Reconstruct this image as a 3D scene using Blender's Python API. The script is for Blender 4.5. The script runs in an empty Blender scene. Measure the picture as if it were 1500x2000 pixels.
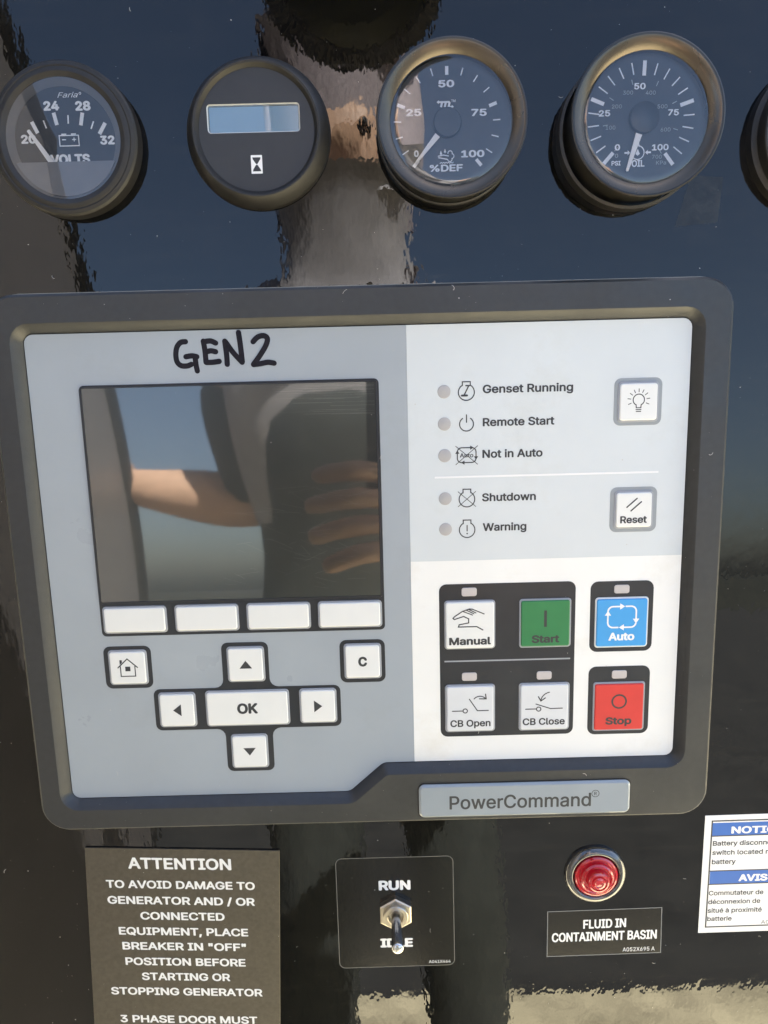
import bpy, bmesh, math, random
from mathutils import Matrix, Vector
from mathutils.geometry import tessellate_polygon, delaunay_2d_cdt
random.seed(7)
S = bpy.context.scene
COL = S.collection
R = math.radians
PI = math.pi

# ------------------------------------------------------------------ frame of the panel
# The panel leans back a little.  Panel space: millimetres, x right, y up, z out of the panel;
# its origin is the foot of the perpendicular from the lens.
TILT = 16.0
CAM_H = 1.04
M = Matrix.Translation((0, 0, CAM_H)) @ Matrix.Rotation(R(90 - TILT), 4, 'X')
DIST = 350.0                                  # lens to panel, mm
F_PX = 1500.0                                 # focal length in photo pixels (photo 1500 x 2000)
_dv = Vector((208, 8070, F_PX)).normalized()
_dh = Vector((1, -.0262, 0)); _dh = (_dh - _dv * _dh.dot(_dv)).normalized()
_n = _dh.cross(_dv)
if _n.z < 0: _n = -_n

def U(px, py, z=0.0):
    """panel coordinates (mm) of a photo pixel measured at height z (mm) above the panel"""
    d = Vector((px - 750, py - 1000, F_PX))
    p = d * ((DIST - z) / d.dot(_n))
    return Vector((p.dot(_dh), -p.dot(_dv)))

# ------------------------------------------------------------------ camera
cam = bpy.data.cameras.new('camera')
co = bpy.data.objects.new('camera', cam); COL.objects.link(co)
cam.sensor_fit = 'VERTICAL'; cam.sensor_height = 36.0; cam.lens = 36.0 * F_PX / 2000.0
cam.clip_start = .005; cam.clip_end = 3000
rt = Vector((_dh.x, -_dv.x, -_n.x)); dn = Vector((_dh.y, -_dv.y, -_n.y)); fw = Vector((_dh.z, -_dv.z, -_n.z))
rot = Matrix((rt, -dn, -fw)).transposed().to_4x4()
co.matrix_world = M @ Matrix.Translation((0, 0, DIST / 1000)) @ rot
S.camera = co

# ------------------------------------------------------------------ daylight
SUN_EL, SUN_AZ = 50.0, 29.0                   # azimuth clockwise from +Y (the way the camera looks)
w = bpy.data.worlds.new('World'); S.world = w; w.use_nodes = True
nt = w.node_tree
sky = nt.nodes.new('ShaderNodeTexSky'); sky.sky_type = 'NISHITA'; sky.sun_disc = False
sky.sun_elevation = R(SUN_EL); sky.sun_rotation = R(SUN_AZ)
sky.air_density = 1.0; sky.dust_density = 2.6; sky.ozone_density = 1.2
bg = nt.nodes['Background']; bg.inputs['Strength'].default_value = .06
nt.links.new(sky.outputs[0], bg.inputs['Color'])
sl = bpy.data.lights.new('sun', 'SUN'); sl.energy = 5.0; sl.angle = R(.5); sl.color = (1, .99, .925)
so = bpy.data.objects.new('sun', sl); COL.objects.link(so)
sd = Vector((math.sin(R(SUN_AZ)) * math.cos(R(SUN_EL)), math.cos(R(SUN_AZ)) * math.cos(R(SUN_EL)), math.sin(R(SUN_EL))))
so.rotation_euler = sd.to_track_quat('Z', 'Y').to_euler(); so.location = (0, 0, 5)
S.view_settings.view_transform = 'Standard'; S.view_settings.look = 'None'
S.view_settings.gamma = 1.0; S.view_settings.exposure = 3.13

# ------------------------------------------------------------------ materials
MATS = {}
def mat(name, col, rough=.5, metal=0, spec=.5, ior=1.5, coat=0, coat_rough=.05, noise=0, nscale=400, bump=0, bscale=900,
        bstretch=(1, 1, 1), trans=0, rvar=0, grime=0):
    """principled material; noise = colour mottling, bump = fine relief, rvar = uneven gloss; scales are per metre"""
    m = bpy.data.materials.new(name); m.use_nodes = True
    t = m.node_tree; b = t.nodes['Principled BSDF']
    b.inputs['Base Color'].default_value = (*col, 1); b.inputs['Roughness'].default_value = rough
    b.inputs['Metallic'].default_value = metal; b.inputs['Specular IOR Level'].default_value = spec
    b.inputs['IOR'].default_value = ior
    b.inputs['Coat Weight'].default_value = coat; b.inputs['Coat Roughness'].default_value = coat_rough
    b.inputs['Transmission Weight'].default_value = trans
    tc = t.nodes.new('ShaderNodeTexCoord')
    if noise:
        n = t.nodes.new('ShaderNodeTexNoise'); n.inputs['Scale'].default_value = nscale; n.inputs['Detail'].default_value = 5
        t.links.new(tc.outputs['Object'], n.inputs['Vector'])
        mr = t.nodes.new('ShaderNodeMapRange'); mr.inputs[3].default_value = 1 - noise; mr.inputs[4].default_value = 1 + noise
        mr.inputs[1].default_value = .3; mr.inputs[2].default_value = .7
        t.links.new(n.outputs['Fac'], mr.inputs[0])
        mx = t.nodes.new('ShaderNodeVectorMath'); mx.operation = 'SCALE'; mx.inputs[0].default_value = col
        t.links.new(mr.outputs[0], mx.inputs['Scale']); t.links.new(mx.outputs[0], b.inputs['Base Color'])
    if grime:  # faint handling marks and ingrained dirt, in patches of their own
        n = t.nodes.new('ShaderNodeTexNoise'); n.inputs['Scale'].default_value = 21; n.inputs['Detail'].default_value = 9; n.inputs['Roughness'].default_value = .68
        t.links.new(tc.outputs['Object'], n.inputs['Vector'])
        gr = t.nodes.new('ShaderNodeMapRange'); gr.inputs[1].default_value = .56; gr.inputs[2].default_value = .82; gr.inputs[4].default_value = grime
        t.links.new(n.outputs['Fac'], gr.inputs[0])
        gm = t.nodes.new('ShaderNodeMix'); gm.data_type = 'RGBA'; gm.inputs['B'].default_value = (col[0] * .70, col[1] * .62, col[2] * .48, 1)
        t.links.new(gr.outputs[0], gm.inputs['Factor'])
        if b.inputs['Base Color'].links: t.links.new(b.inputs['Base Color'].links[0].from_socket, gm.inputs['A'])
        else: gm.inputs['A'].default_value = (*col, 1)
        t.links.new(gm.outputs['Result'], b.inputs['Base Color'])
    if rvar:
        n = t.nodes.new('ShaderNodeTexNoise'); n.inputs['Scale'].default_value = 35; n.inputs['Detail'].default_value = 7
        t.links.new(tc.outputs['Object'], n.inputs['Vector'])
        mr = t.nodes.new('ShaderNodeMapRange'); mr.inputs[1].default_value = .3; mr.inputs[2].default_value = .7
        mr.inputs[3].default_value = max(0, rough - rvar); mr.inputs[4].default_value = rough + rvar
        t.links.new(n.outputs['Fac'], mr.inputs[0]); t.links.new(mr.outputs[0], b.inputs['Roughness'])
    if bump:
        mp = t.nodes.new('ShaderNodeMapping'); mp.inputs['Scale'].default_value = bstretch
        t.links.new(tc.outputs['Object'], mp.inputs['Vector'])
        n = t.nodes.new('ShaderNodeTexNoise'); n.inputs['Scale'].default_value = bscale; n.inputs['Detail'].default_value = 3
        t.links.new(mp.outputs[0], n.inputs['Vector'])
        bp = t.nodes.new('ShaderNodeBump'); bp.inputs['Strength'].default_value = bump; bp.inputs['Distance'].default_value = .0003
        t.links.new(n.outputs['Fac'], bp.inputs['Height']); t.links.new(bp.outputs[0], b.inputs['Normal'])
    MATS[name] = m
    return m

def paint_mat():
    """black gloss enamel with orange peel, vertical sags, a film of dust and wiping marks"""
    m = bpy.data.materials.new('black_gloss_paint'); m.use_nodes = True
    t = m.node_tree; L = t.links.new; b = t.nodes['Principled BSDF']
    tc = t.nodes.new('ShaderNodeTexCoord')
    def noise(scale, detail, stretch=(1, 1, 1), rough=.5):
        mp = t.nodes.new('ShaderNodeMapping'); mp.inputs['Scale'].default_value = stretch
        L(tc.outputs['Object'], mp.inputs['Vector'])
        n = t.nodes.new('ShaderNodeTexNoise'); n.inputs['Scale'].default_value = scale; n.inputs['Detail'].default_value = detail
        n.inputs['Roughness'].default_value = rough
        L(mp.outputs[0], n.inputs['Vector']); return n.outputs['Fac']
    def rng(v, a, c, lo, hi):
        r = t.nodes.new('ShaderNodeMapRange'); r.inputs[1].default_value = a; r.inputs[2].default_value = c
        r.inputs[3].default_value = lo; r.inputs[4].default_value = hi; L(v, r.inputs[0]); return r.outputs[0]
    peel = noise(230, 2, (1, .55, 1)); sag = noise(46, 2, (1, .35, 1))
    b1 = t.nodes.new('ShaderNodeBump'); b1.inputs['Strength'].default_value = 1; b1.inputs['Distance'].default_value = .000035
    b2 = t.nodes.new('ShaderNodeBump'); b2.inputs['Strength'].default_value = 1; b2.inputs['Distance'].default_value = .00005
    L(peel, b1.inputs['Height']); L(sag, b2.inputs['Height']); L(b2.outputs[0], b1.inputs['Normal'])
    dust = rng(noise(60, 9, (1, 1, 1), .7), .5, .85, 0, 1)
    wipe = rng(noise(90, 6, (.18, 2.2, 1), .65), .52, .8, 0, 1)
    mx = t.nodes.new('ShaderNodeMix'); mx.data_type = 'RGBA'
    mx.inputs['A'].default_value = (.003, .003, .003, 1); mx.inputs['B'].default_value = (.011, .0098, .0078, 1)
    ad = t.nodes.new('ShaderNodeMath'); ad.operation = 'MAXIMUM'; L(dust, ad.inputs[0]); L(wipe, ad.inputs[1])
    L(ad.outputs[0], mx.inputs['Factor']); L(mx.outputs['Result'], b.inputs['Base Color'])
    L(rng(ad.outputs[0], 0, 1, .012, .09), b.inputs['Roughness'])
    b.inputs['IOR'].default_value = 1.54; b.inputs['Specular IOR Level'].default_value = .5
    L(b1.outputs[0], b.inputs['Normal'])
    MATS['paint'] = m; return m

def glass_mat(name, ior=1.5, tint=(1, 1, 1), rough=0.0, scratch=0.0, boost=1.9):
    """a thin clear pane: what is behind shows through, its two faces mirror by Fresnel"""
    m = bpy.data.materials.new(name); m.use_nodes = True
    t = m.node_tree; L = t.links.new
    for n in list(t.nodes):
        if n.type != 'OUTPUT_MATERIAL': t.nodes.remove(n)
    out = next(n for n in t.nodes if n.type == 'OUTPUT_MATERIAL')
    tr = t.nodes.new('ShaderNodeBsdfTransparent'); tr.inputs[0].default_value = (*tint, 1)
    gl = t.nodes.new('ShaderNodeBsdfGlossy'); gl.inputs['Roughness'].default_value = rough
    fr = t.nodes.new('ShaderNodeFresnel'); fr.inputs[0].default_value = ior
    ml = t.nodes.new('ShaderNodeMath'); ml.operation = 'MULTIPLY'; ml.inputs[1].default_value = boost; ml.use_clamp = True
    L(fr.outputs[0], ml.inputs[0])
    mx = t.nodes.new('ShaderNodeMixShader'); L(ml.outputs[0], mx.inputs[0]); L(tr.outputs[0], mx.inputs[1]); L(gl.outputs[0], mx.inputs[2])
    if scratch:
        tc = t.nodes.new('ShaderNodeTexCoord'); mp = t.nodes.new('ShaderNodeMapping')
        mp.inputs['Scale'].default_value = (.04, 1, 1); mp.inputs['Rotation'].default_value = (0, 0, R(-4))
        L(tc.outputs['Object'], mp.inputs['Vector'])
        n = t.nodes.new('ShaderNodeTexNoise'); n.inputs['Scale'].default_value = 900; n.inputs['Detail'].default_value = 4
        L(mp.outputs[0], n.inputs['Vector'])
        bp = t.nodes.new('ShaderNodeBump'); bp.inputs['Distance'].default_value = .00003; bp.inputs['Strength'].default_value = scratch
        L(n.outputs['Fac'], bp.inputs['Height']); L(bp.outputs[0], gl.inputs['Normal'])
    L(mx.outputs[0], out.inputs['Surface'])
    MATS[name] = m; return m

paint_mat()
mat('frame_plastic', (.0215, .0230, .0240), .42, spec=.6, noise=.12, nscale=300, bump=.25, bscale=2500, rvar=.1)
mat('grey_film', (.335, .37, .40), .34, spec=.45, noise=.035, nscale=25, bump=.1, bscale=2600, rvar=.08, grime=.25)
mat('pale_film', (.60, .635, .645), .36, spec=.4, noise=.03, nscale=22, bump=.1, bscale=2600, rvar=.08, grime=.3)
mat('white_film', (.80, .80, .77), .36, spec=.4, noise=.03, nscale=22, bump=.1, bscale=2600, rvar=.08, grime=.4)
mat('dark_film', (.022, .024, .028), .38, spec=.45, noise=.08, nscale=120, rvar=.08)
mat('key_white', (.74, .745, .72), .4, spec=.4, noise=.02, nscale=60, bump=.06, bscale=2500)
mat('key_pale', (.64, .655, .665), .4, spec=.4, noise=.03, nscale=60, bump=.06, bscale=2500)
mat('key_rim', (.33, .345, .37), .4, noise=.04, nscale=100)
mat('ring_grey', (.28, .305, .32), .4, noise=.04, nscale=100)
mat('key_green', (.022, .185, .06), .38, noise=.05, nscale=90)
mat('key_blue', (.052, .325, .69), .36, noise=.04, nscale=90)
mat('key_red', (.62, .040, .032), .38, noise=.05, nscale=90)
mat('led_grey', (.40, .39, .385), .35, noise=.05, nscale=150)
mat('led_pale', (.52, .48, .46), .3, noise=.05, nscale=150)
mat('ink_dark', (.032, .034, .037), .5)
mat('ink_grey', (.16, .17, .18), .5)
mat('ink_white', (.80, .80, .79), .45)
mat('dial_ink', (.88, .90, .92), .5)
mat('dial_ink_dim', (.42, .45, .43), .5)
mat('marker', (.006, .005, .010), .5, spec=.25, noise=.5, nscale=500)
mat('lcd_dark', (.078, .088, .080), .3, noise=.06, nscale=40)
mat('badge', (.30, .335, .355), .12, coat=.6, noise=.03, nscale=60)
mat('badge_edge', (.55, .56, .54), .15, coat=.5)
mat('rubber_bezel', (.014, .0128, .0112), .5, spec=.5, noise=.2, nscale=250, bump=.2, bscale=1800, rvar=.1)
mat('bezel_metal', (.100, .085, .068), .28, metal=.85, noise=.12, nscale=60, bump=.12, bscale=1400, bstretch=(1, 1, .2), rvar=.08)
mat('bezel_side', (.014, .013, .011), .3, spec=.5, noise=.15, nscale=200)
mat('dial_black', (.029, .034, .041), .45, noise=.1, nscale=200)
mat('dial_cover', (.20, .205, .215), .4, noise=.05, nscale=100)
mat('meter_face', (.024, .0255, .029), .45, noise=.06, nscale=200, bump=.1, bscale=3000)
mat('lcd_blue', (.36, .55, .68), .3, noise=.03, nscale=60)
mat('lcd_edge', (.5, .5, .46), .25, metal=.3)
mat('needle_white', (.95, .95, .93), .4)
mat('decal_black', (.005, .0045, .004), .16, spec=.5, noise=.2, nscale=150, bump=.08, bscale=500)
mat('plate_bronze', (.112, .100, .082), .42, metal=.8, spec=.6, noise=.1, nscale=500, bump=.2, bscale=4000, rvar=.06)
mat('decal_line', (.16, .155, .14), .4)
mat('decal_white', (.82, .81, .79), .4, noise=.02, nscale=60)
mat('decal_blue', (.025, .13, .46), .38, noise=.04, nscale=60)
mat('nickel', (.50, .455, .38), .36, metal=1, noise=.08, nscale=300, rvar=.08)
mat('steel_bright', (.62, .61, .60), .24, metal=1, noise=.03, nscale=300)
mat('hole_black', (.004, .004, .004), .6)
mat('edge_highlight', (.30, .27, .21), .35, noise=.2, nscale=80)
mat('lamp_ring', (.10, .10, .10), .14, metal=.7, coat=1, coat_rough=.02)
mat('lens_red', (.50, .007, .017), .08, spec=.6, coat=1, coat_rough=.02, bump=.1, bscale=900)
mat('lens_red_deep', (.30, .004, .010), .12, coat=1)
mat('scratch', (.22, .22, .20), .5)
mat('dust', (.50, .48, .44), .8)
glass_mat('gauge_glass', 1.5, boost=2.5)
glass_mat('meter_glass', 1.5, boost=1.7)
glass_mat('screen_glass', 1.55, boost=2.3, scratch=.06, rough=.03)
glass_mat('clear_film', 1.5, boost=1.0, rough=.25)

# ------------------------------------------------------------------ geometry helpers (panel mm)
def rr(cx, cy, wd, ht, r, n=5):
    out = []
    for sx, sy, a0 in ((1, 1, 0), (-1, 1, 90), (-1, -1, 180), (1, -1, 270)):
        for k in range(n + 1):
            a = R(a0 + 90 * k / n)
            out.append((cx + sx * (wd / 2 - r) + r * math.cos(a), cy + sy * (ht / 2 - r) + r * math.sin(a)))
    return out
def circ(cx, cy, r, n=32, a0=0):
    return [(cx + r * math.cos(a0 + 2 * PI * k / n), cy + r * math.sin(a0 + 2 * PI * k / n)) for k in range(n)]
def area(p):
    return sum(p[i - 1][0] * p[i][1] - p[i][0] * p[i - 1][1] for i in range(len(p))) / 2
def offset(p, d):
    """mitred offset of a ccw polygon, d > 0 outwards"""
    out = []; n = len(p)
    for i in range(n):
        a, b, c = Vector(p[i - 1]), Vector(p[i]), Vector(p[(i + 1) % n])
        u = (b - a).normalized(); v = (c - b).normalized()
        n1 = Vector((u.y, -u.x)); n2 = Vector((v.y, -v.x)); mm = n1 + n2
        out.append(tuple(b + mm * (d * 2 / max(.3, mm.dot(mm)))))
    return out
def fillet(p, rad, n=5):
    """round every corner of a ccw polygon"""
    out = []; N = len(p)
    for i in range(N):
        r = rad[i] if isinstance(rad, (list, tuple)) else rad
        a, b, c = Vector(p[i - 1]), Vector(p[i]), Vector(p[(i + 1) % N])
        u = (a - b).normalized(); v = (c - b).normalized()
        ang = math.acos(max(-1, min(1, u.dot(v))))
        t = min(r / math.tan(ang / 2), .45 * min((a - b).length, (c - b).length)); r2 = t * math.tan(ang / 2)
        ctr = b + (u + v).normalized() * (r2 / math.sin(ang / 2))
        s, e = b + u * t - ctr, b + v * t - ctr
        a0 = math.atan2(s.y, s.x); da = math.atan2(e.y, e.x) - a0
        while da > PI: da -= 2 * PI
        while da < -PI: da += 2 * PI
        for k in range(n + 1):
            q = a0 + da * k / n
            out.append((ctr.x + r2 * math.cos(q), ctr.y + r2 * math.sin(q)))
    return out

class MB:
    """collects verts / faces (mm) and builds ONE mesh object"""
    def __init__(s): s.v = []; s.f = []
    def ring(s, p, z):
        i = len(s.v); s.v += [(x, y, z) for x, y in p]; return list(range(i, i + len(p)))
    def bridge(s, a, b):
        n = len(a)
        for k in range(n): s.f.append((a[k], a[(k + 1) % n], b[(k + 1) % n], b[k]))
    def fill(s, loops, z):
        idx = []
        for l in loops: idx += s.ring(l, z)
        for t in tessellate_polygon([[Vector((x, y, 0)) for x, y in l] for l in loops]):
            q = [idx[k] for k in t]
            a, b, c = (s.v[k] for k in q)
            if (b[0] - a[0]) * (c[1] - a[1]) - (b[1] - a[1]) * (c[0] - a[0]) < 0: q.reverse()
            s.f.append(tuple(q))
    def prism(s, p, z0, z1, ch=0, chz=None):
        """closed prism on a ccw outline with a chamfered upper edge"""
        if area(p) < 0: p = p[::-1]
        a = s.ring(p, z0); b = s.ring(p, z1 - (chz if chz is not None else ch)); s.bridge(a, b)
        if ch:
            p2 = offset(p, -ch); c = s.ring(p2, z1); s.bridge(b, c); p = p2
        s.fill([p], z1); return s
    def lathe(s, prof, cx=0, cy=0, n=72, cap0=False, cap1=False):
        rings = [s.ring(circ(cx, cy, r, n), z) for r, z in prof]
        for a, b in zip(rings, rings[1:]): s.bridge(a, b)
        if cap1: s.f.append(tuple(rings[-1]))
        if cap0: s.f.append(tuple(reversed(rings[0])))
        return s
    def stroke(s, pts, wd, z, closed=False, cap=True):
        """flat ribbon of width wd along a polyline, mitred joints, round ends"""
        P = [Vector(p) for p in pts]; n = len(P); L, Rr = [], []
        for i in range(n):
            u = (P[i] - P[i - 1]).normalized() if (i > 0 or closed) else (P[1] - P[0]).normalized()
            v = (P[(i + 1) % n] - P[i]).normalized() if (i < n - 1 or closed) else u
            nn = Vector((-u.y, u.x)) + Vector((-v.y, v.x)); k = 2 / max(.5, nn.dot(nn))
            L.append(P[i] + nn * k * wd / 2); Rr.append(P[i] - nn * k * wd / 2)
        if closed:
            a = s.ring([tuple(x) for x in L], z); b = s.ring([tuple(x) for x in Rr], z); s.bridge(b, a); return s
        a = s.ring([tuple(x) for x in L], z); b = s.ring([tuple(x) for x in Rr], z)
        for k in range(n - 1): s.f.append((b[k], b[k + 1], a[k + 1], a[k]))
        if cap:
            for e, o in ((0, 1), (n - 1, n - 2)):
                d = (P[e] - P[o]).normalized(); a0 = math.atan2(d.y, d.x) - PI / 2
                i = len(s.v)
                s.v += [(P[e].x + wd / 2 * math.cos(a0 + PI * k / 6), P[e].y + wd / 2 * math.sin(a0 + PI * k / 6), z) for k in range(7)]
                s.f.append(tuple(range(i, i + 7)))
        return s
    def poly(s, p, z): s.fill([p if area(p) > 0 else p[::-1]], z); return s
    def box(s, x0, x1, y0, y1, z0, z1):
        i = len(s.v); s.v += [(x, y, z) for z in (z0, z1) for y in (y0, y1) for x in (x0, x1)]
        for q in ((0, 2, 3, 1), (4, 5, 7, 6), (0, 1, 5, 4), (2, 6, 7, 3), (0, 4, 6, 2), (1, 3, 7, 5)): s.f.append(tuple(i + k for k in q))
        return s
    def tube(s, pts, rad, n=14, caps=True):
        """round tube along 3-d points with a radius per point"""
        P = [Vector(p) for p in pts]; rings = []
        for i, p in enumerate(P):
            d = (P[min(i + 1, len(P) - 1)] - P[max(i - 1, 0)]).normalized()
            a = d.cross(Vector((1, 0, 0))); a = a.normalized() if a.length > .1 else Vector((0, 1, 0)); b = d.cross(a)
            k0 = len(s.v); r = rad[i] if isinstance(rad, (list, tuple)) else rad
            s.v += [tuple(p + a * r * math.cos(2 * PI * k / n) + b * r * math.sin(2 * PI * k / n)) for k in range(n)]
            rings.append(list(range(k0, k0 + n)))
        for a, b in zip(rings, rings[1:]): s.bridge(a, b)
        if caps: s.f.append(tuple(reversed(rings[0]))); s.f.append(tuple(rings[-1]))
        return s
    def mesh(s, name, smooth=None, sc=.001):
        me = bpy.data.meshes.new(name)
        me.from_pydata([(x * sc, y * sc, z * sc) for x, y, z in s.v], [], s.f); me.validate()
        if smooth:
            for p in me.polygons: p.use_smooth = True
            try: me.set_sharp_from_angle(angle=R(smooth))
            except Exception: pass
        return me
    def obj(s, name, m, parent=None, loc=(0, 0, 0), smooth=None):
        me = s.mesh(name, smooth); me.materials.append(MATS[m])
        return link(name, me, parent, loc)

def link(name, me, parent=None, loc=(0, 0, 0)):
    """loc in mm: panel space for a top-level thing, the parent's space for a part"""
    o = bpy.data.objects.new(name, me); COL.objects.link(o)
    T = Matrix.Translation(Vector(loc) * .001)
    if parent is None: o.matrix_world = M @ T
    else: o.parent = parent; o.location = Vector(loc) * .001
    return o
def tag(o, label=None, cat=None, group=None, kind=None):
    if label: o['label'] = label
    if cat: o['category'] = cat
    if group: o['group'] = group
    if kind: o['kind'] = kind
    return o
def thing(name, label, cat, loc=(0, 0, 0), group=None, rotz=0):
    o = link(name, None, None, loc); o.empty_display_size = .01
    if rotz: o.matrix_world = o.matrix_world @ Matrix.Rotation(rotz, 4, 'Z')
    return tag(o, label, cat, group)

# ------------------------------------------------------------------ lettering
import os
FONT = None
try:
    _p = os.path.join(bpy.utils.resource_path('LOCAL'), 'datafiles', 'fonts', 'Inter.woff2')
    if os.path.exists(_p): FONT = bpy.data.fonts.load(_p)
except Exception:
    FONT = None
def glyphs(txt, shear=0, space=1.0):
    """flat letters: every outline filled on its own with the holes that lie in it (verts, faces)"""
    c = bpy.data.curves.new('text', 'FONT'); c.body = txt; c.size = 1; c.shear = shear; c.space_character = space
    if FONT: c.font = FONT
    o = bpy.data.objects.new('text', c); COL.objects.link(o)
    dg = bpy.context.evaluated_depsgraph_get(); dg.update()
    cu = o.to_curve(dg); loops = []
    for sp in cu.splines:
        bp = sp.bezier_points; n = len(bp); L = []
        for i in range(n):
            p, q = bp[i], bp[(i + 1) % n]; a, h1, h2, e = p.co, p.handle_right, q.handle_left, q.co
            straight = ((h1 - a).cross(e - a).length + (h2 - a).cross(e - a).length) < 1e-5
            for k in range(1 if straight else 5):
                t = k / 5; v = a * (1 - t) ** 3 + h1 * 3 * t * (1 - t) ** 2 + h2 * 3 * t * t * (1 - t) + e * t ** 3; L.append((v.x, v.y))
        L = [L[i] for i in range(len(L)) if (Vector(L[i]) - Vector(L[i - 1])).length > 1e-4]
        if len(L) > 2: loops.append(L)
    o.to_curve_clear(); bpy.data.objects.remove(o); bpy.data.curves.remove(c)
    if not loops: return [], []
    boxes = [(min(p[0] for p in l), max(p[0] for p in l), min(p[1] for p in l), max(p[1] for p in l)) for l in loops]
    def wind(x, y):
        """non-zero winding: outlines of a letter may overlap"""
        w_ = 0
        for l, (a, b, c_, d) in zip(loops, boxes):
            if a <= x <= b and c_ <= y <= d:
                for i in range(len(l)):
                    (x0, y0), (x1, y1) = l[i - 1], l[i]
                    if (y0 > y) != (y1 > y) and x < (x1 - x0) * (y - y0) / (y1 - y0) + x0: w_ += 1 if y1 > y0 else -1
        return w_
    pts, ed = [], []
    for l in loops:
        i = len(pts); pts += [Vector(p) for p in l]; ed += [(i + k, i + (k + 1) % len(l)) for k in range(len(l))]
    vo, _, fo, *_r = delaunay_2d_cdt(pts, ed, [], 0, 1e-6)
    F = []
    for f in fo:
        cx, cy = sum(vo[i].x for i in f) / len(f), sum(vo[i].y for i in f) / len(f)
        if wind(cx, cy):
            f = list(f)
            if area([vo[i] for i in f]) < 0: f.reverse()
            F.append(f)
    return [(v.x, v.y, 0) for v in vo], F
CAP = max(v[1] for v in glyphs('H')[0])
class Text:
    """lines of lettering joined into one flat printed mesh"""
    def __init__(s): s.v = []; s.f = []
    def line(s, txt, x0, x1, y, cap, z, bold=.02, shear=0, y1=None, space=1.0):
        gv, gf = glyphs(txt, shear, space)
        xs = [v[0] for v in gv]; a, b = min(xs), max(xs)
        sl = 0 if y1 is None else (y1 - y) / (x1 - x0)
        sh = [(0, 0)] + ([(bold * math.cos(PI / 4 * j), bold * math.sin(PI / 4 * j)) for j in range(8)] if bold else [])
        k = (x1 - x0) / (b - a + 2 * bold); kb = min(k, cap / (CAP + 2 * bold)) * .9; ky = (cap - 2 * bold * kb) / CAP
        for j, (dx, dy) in enumerate(sh):          # heavier strokes: the letter laid over itself with tiny shifts
            i = len(s.v)
            for v in gv:
                x = x0 + (v[0] + dx - a + bold) * k
                s.v.append((x, y + v[1] * ky + (dy + bold) * kb + sl * (x - x0), z + .002 * (j + v[2])))
            s.f += [tuple(i + q for q in t) for t in gf]
        return s
    def mid(s, txt, xc, y, cap, z, bold=.02, wide=1.0, shear=0, space=1.0):
        """centred on xc, natural width times wide"""
        xs = [v[0] for v in glyphs(txt, shear, space)[0]]; wd = (max(xs) - min(xs)) * cap / (CAP + 2 * bold) * wide
        return s.line(txt, xc - wd / 2, xc + wd / 2, y, cap, z, bold, shear, space=space)
    def obj(s, name, m, parent, loc=(0, 0, 0)):
        b = MB(); b.v = s.v; b.f = s.f; return b.obj(name, m, parent, loc)

# ------------------------------------------------------------------ the panel
pm = MB()
pm.prism(rr(0, 205, 1160, 1490, 14), -3, 0, 1.0)  # unseen upper part made tall to shade the mirrored hand
panel = pm.obj('steel_panel', 'paint')
tag(panel, 'glossy black painted steel panel that carries the gauges, controls and stickers', 'panel')

# ------------------------------------------------------------------ control module
FZ = 6.0        # face of the membrane
KZ = FZ + 1.1   # top of a key
mod = thing('control_module', 'large generator control module with dark frame, grey and white keypad face and screen', 'control module', (0, 0, 0))
inner = [(-155.3, -202.0), (-20.0, -202.0), (-3.4, -187.3), (136.75, -187.3), (136.75, 18.7), (-155.3, 18.7)]
outer = [(-169.6, -217.0), (153.0, -217.0), (153.0, 35.4), (-169.6, 35.4)]
b = MB()
in0 = fillet(inner, [4, 6, 6, 4, 4, 4], 5)
in1 = fillet(offset(inner, .5), [4.4, 6, 6, 4.4, 4.4, 4.4], 5)
in2 = fillet(offset(inner, 3.9), [8, 9, 4.5, 8, 8, 8], 5)
in3 = fillet(offset(inner, 4.5), [8.6, 9.5, 4.2, 8.6, 8.6, 8.6], 5)
r0 = b.ring(in0, 5.0); r1 = b.ring(in1, 6.0); r2 = b.ring(in2, 9.6); r3 = b.ring(in3, 10.0)
b.bridge(r1, r0); b.bridge(r2, r1); b.bridge(r3, r2)
o1 = fillet(offset(outer, -1.1), 12, 8); o0 = fillet(outer, 13, 8); ob = fillet(offset(outer, .4), 13, 8)
b.fill([o1, in3[::-1]], 10.0)
q1 = b.ring(o1, 10.0); q0 = b.ring(o0, 9.0); qb = b.ring(ob, 0.0)
b.bridge(q0, q1); b.bridge(qb, q0)
b.obj('frame', 'frame_plastic', mod, smooth=25)

q = MB(); g0 = fillet(offset(outer, .3), 13, 8); g1 = fillet(offset(outer, 1.0), 13.5, 8)  # beige ring added for the bright line of light along the frame edge
a = q.ring(g1, 0); c = q.ring(g1, 2.2); d = q.ring(g0, 2.5); q.bridge(a, c); q.bridge(c, d); q.obj('edge_highlight', 'edge_highlight', mod)
DIV, STEP = 11.7, -87.6
fp = MB(); L0 = fillet(inner, [4, 6, 6, 4, 4, 4], 5)
grey = fillet([(-155.3, -202.0), (-20.0, -202.0), (-3.4, -187.3), (DIV, -187.3), (DIV, 18.7), (-155.3, 18.7)], [4, 6, 6, .01, .01, 4], 5)
fp.prism(offset(grey, -.02), 3, FZ, .0); fp.obj('keypad_face', 'grey_film', mod)
fp = MB(); fp.prism(fillet([(DIV + .03, STEP), (136.73, STEP), (136.73, 18.68), (DIV + .03, 18.68)], [.01, .01, 4, .01], 5), 3, FZ)
tag(fp.obj('keypad_face', 'pale_film', mod), 'pale grey keypad area with the status lamps')
fp = MB(); fp.prism(fillet([(DIV + .03, -187.28), (136.73, -187.28), (136.73, STEP - .02), (DIV + .03, STEP - .02)], [.01, 4, .01, .01], 5), 3, FZ)
tag(fp.obj('keypad_face', 'white_film', mod), 'white keypad area with the coloured run keys')

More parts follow.
